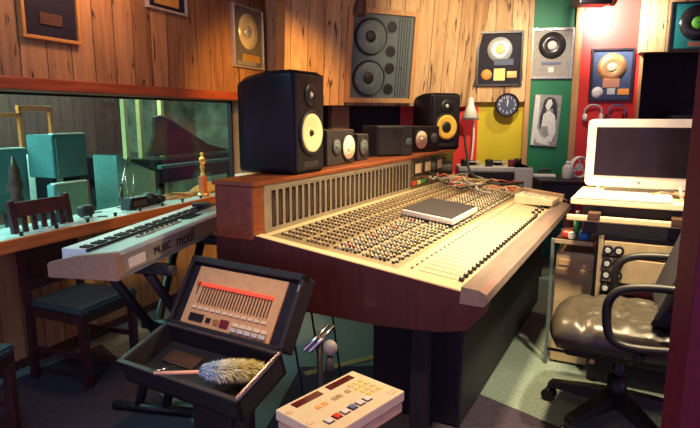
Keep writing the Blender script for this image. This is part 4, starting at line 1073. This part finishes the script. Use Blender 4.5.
for k in range(5):
    a = rad(20+72*k); d = Vector((math.cos(a), math.sin(a), 0)); n_ = Vector((-d.y, d.x, 0))
    b = B()
    A = []
    for (r, w2, z0, z1) in ((.02, .04, .10, .16), (.16, .034, .09, .135), (.31, .024, .075, .105)):
        A.append([b.bm.verts.new(d*r+n_*s1*w2+Vector((0, 0, z))) for s1, z in ((-1, z0), (1, z0), (.8, z1), (-.8, z1))])
    for p, q in zip(A, A[1:]):
        for i in range(4): b.bm.faces.new((p[i], p[(i+1) % 4], q[(i+1) % 4], q[i]))
    b.bm.faces.new(A[0]); b.bm.faces.new(list(reversed(A[-1])))
    leg = b.build('base_leg', 'black', OC)
    c_ = d*.315
    B().cyl(c_+n_*-.028+Vector((0, 0, .030)), c_+n_*-.008+Vector((0, 0, .030)), .030, None, 20).cyl(c_+n_*.008+Vector((0, 0, .030)), c_+n_*.028+Vector((0, 0, .030)), .030, None, 20).cyl(c_+Vector((0, 0, .03)), c_+Vector((0, 0, .085)), .010, None, 8).build('caster', 'black_gloss', leg)

# ================================================================== FAR TABLES
CT = thing('tape_machine', 'white and black tape machine cabinet before the yellow wall', 'tape machine', (1.36, 5.20, 0), -6)
B().box(-.36, .28, -.20, .20, .02, .83, .008).build('lower_case', 'dark_grey', CT)
B().box(-.36, .13, -.21, .20, .83, .915, .008).build('front_fascia', 'black', CT)
B().prism([(-.21, .60), (.20, .60), (.20, .955), (-.21, .955)], .13, .29, 'X', .008).build('side_casting', 'light_grey', CT)
B().box(-.36, .285, -.19, .20, .915, .955, .006).build('deck_plate', 'light_grey', CT)
for (x, r) in ((-.22, .095), (.02, .095)):
    B().use('light_grey').lathe([(r, .985), (r, .99), (.02, .99)], (x, .09, 0), n=32).use('dark_grey').lathe([(.045, .955), (.045, .995)], (x, .09, 0), n=20).build('reel', None, CT)
for (x, y, c_) in ((-.30, -.08, 'black'), (-.08, -.08, 'black'), (.12, -.10, 'maroon'), (.20, .05, 'black')):
    B().lathe([(.035, .955), (.035, 1.01), (.028, 1.02)], (x, y, 0), n=20).build('deck_roller', c_, CT)
for x in (-.32, .25):
    for y in (-.16, .16): B().cyl((x, y, 0), (x, y, .03), .02, None, 10).build('foot', 'black', CT)
BT = thing('black_table', 'low black equipment table in front of the green wall', 'table', (2.03, 5.05, 0), -6)
B().box(-.36, .36, -.30, .30, .83, .86, .006).build('table_top', 'black_gloss', BT)
B().box(-.34, .34, -.27, .28, .68, .83, .006).build('drawer_box', 'black', BT)
for x in (-.32, .32):
    for y in (-.25, .26): B().box(x-.02, x+.02, y-.02, y+.02, 0, .69, .003).build('leg', 'black', BT)
o = thing('telephone', 'small black handset on a white base on the black table', 'telephone', (1.77, 5.10, .86), -8)
B().box(-.10, .10, -.05, .05, 0, .025, .006).build('base', 'white', o); B().tube([(-.06, 0, .045), (-.03, 0, .06), (.03, 0, .06), (.06, 0, .045)], .018, 8).build('handset', 'black', o)
o = thing('white_bottle', 'squat translucent white bottle on the black table near the red wall', 'bottle', (1.93, 4.95, .86), 0)
B().lathe([(.045, 0), (.048, .01), (.048, .10), (.03, .125), (.018, .13)], n=24).build('bottle_body', 'light_grey', o); B().lathe([(.022, .128), (.022, .155)], n=16).build('cap', 'white', o)
o = thing('tape_reel', 'white tape reel standing upright on the black table beside the bottle', 'tape reel', (2.035, 4.97, .86), 20)
for y in (-.012, .012):
    B().lathe([(.10, 0), (.10, .003), (.075, .003), (.075, 0)], (0, y, .10), (0, -1, 0), 36).build('flange', 'white', o) if False else None
    B().tube([(.09*math.cos(rad(k*30)), y, .10+.09*math.sin(rad(k*30))) for k in range(12)], .009, 8, 3, True).build('flange', 'white', o)
B().lathe([(.035, -.012), (.035, .012)], (0, 0, .10), (0, -1, 0), 24).build('hub', 'white', o)
for k in range(3):
    a = rad(90+120*k); B().cyl((.03*math.cos(a), 0, .10+.03*math.sin(a)), (.088*math.cos(a), 0, .10+.088*math.sin(a)), .008, None, 8).build('spoke', 'white', o)
# desk lamp
DL = thing('desk_lamp', 'white cone desk lamp on a tall arm beside the far monitor', 'lamp', (1.19, 5.53, 0), 0)
B().lathe([(.075, 0), (.075, .02), (.02, .03)], n=24).build('base', 'white', DL)
B().tube([(0, 0, .02), (0, .0, .80), (.02, 0, 1.25), (-.02, -.02, 1.50), (-.03, -.05, 1.585)], .010, 8).build('arm', 'white', DL)
B().lathe([(.022, 0), (.028, .05), (.032, .07), (.085, .20), (.080, .20), (.03, .08)], (-.03, -.06, 1.58), (-.04, -.12, -1), 28).build('lamp_shade', 'white', DL)
# dark stacked gear in the alcove and recess
for (x, z0, z1, nm, lb) in ((1.75, 0, 1.25, 'equipment_rack', 'dark equipment rack in the black alcove behind the computer screen'),):
    o = on_back(nm, lb, 'rack', x+.45, 0, .55)
    B().box(-.28, .28, -.25, .2, 0, 1.42, .01).build('rack_body', 'black', o)
    for k in range(6): B().box(-.25, .25, -.262, -.25, .2+k*.2, .34+k*.2, .004).build('rack_unit', 'dark_grey', o)
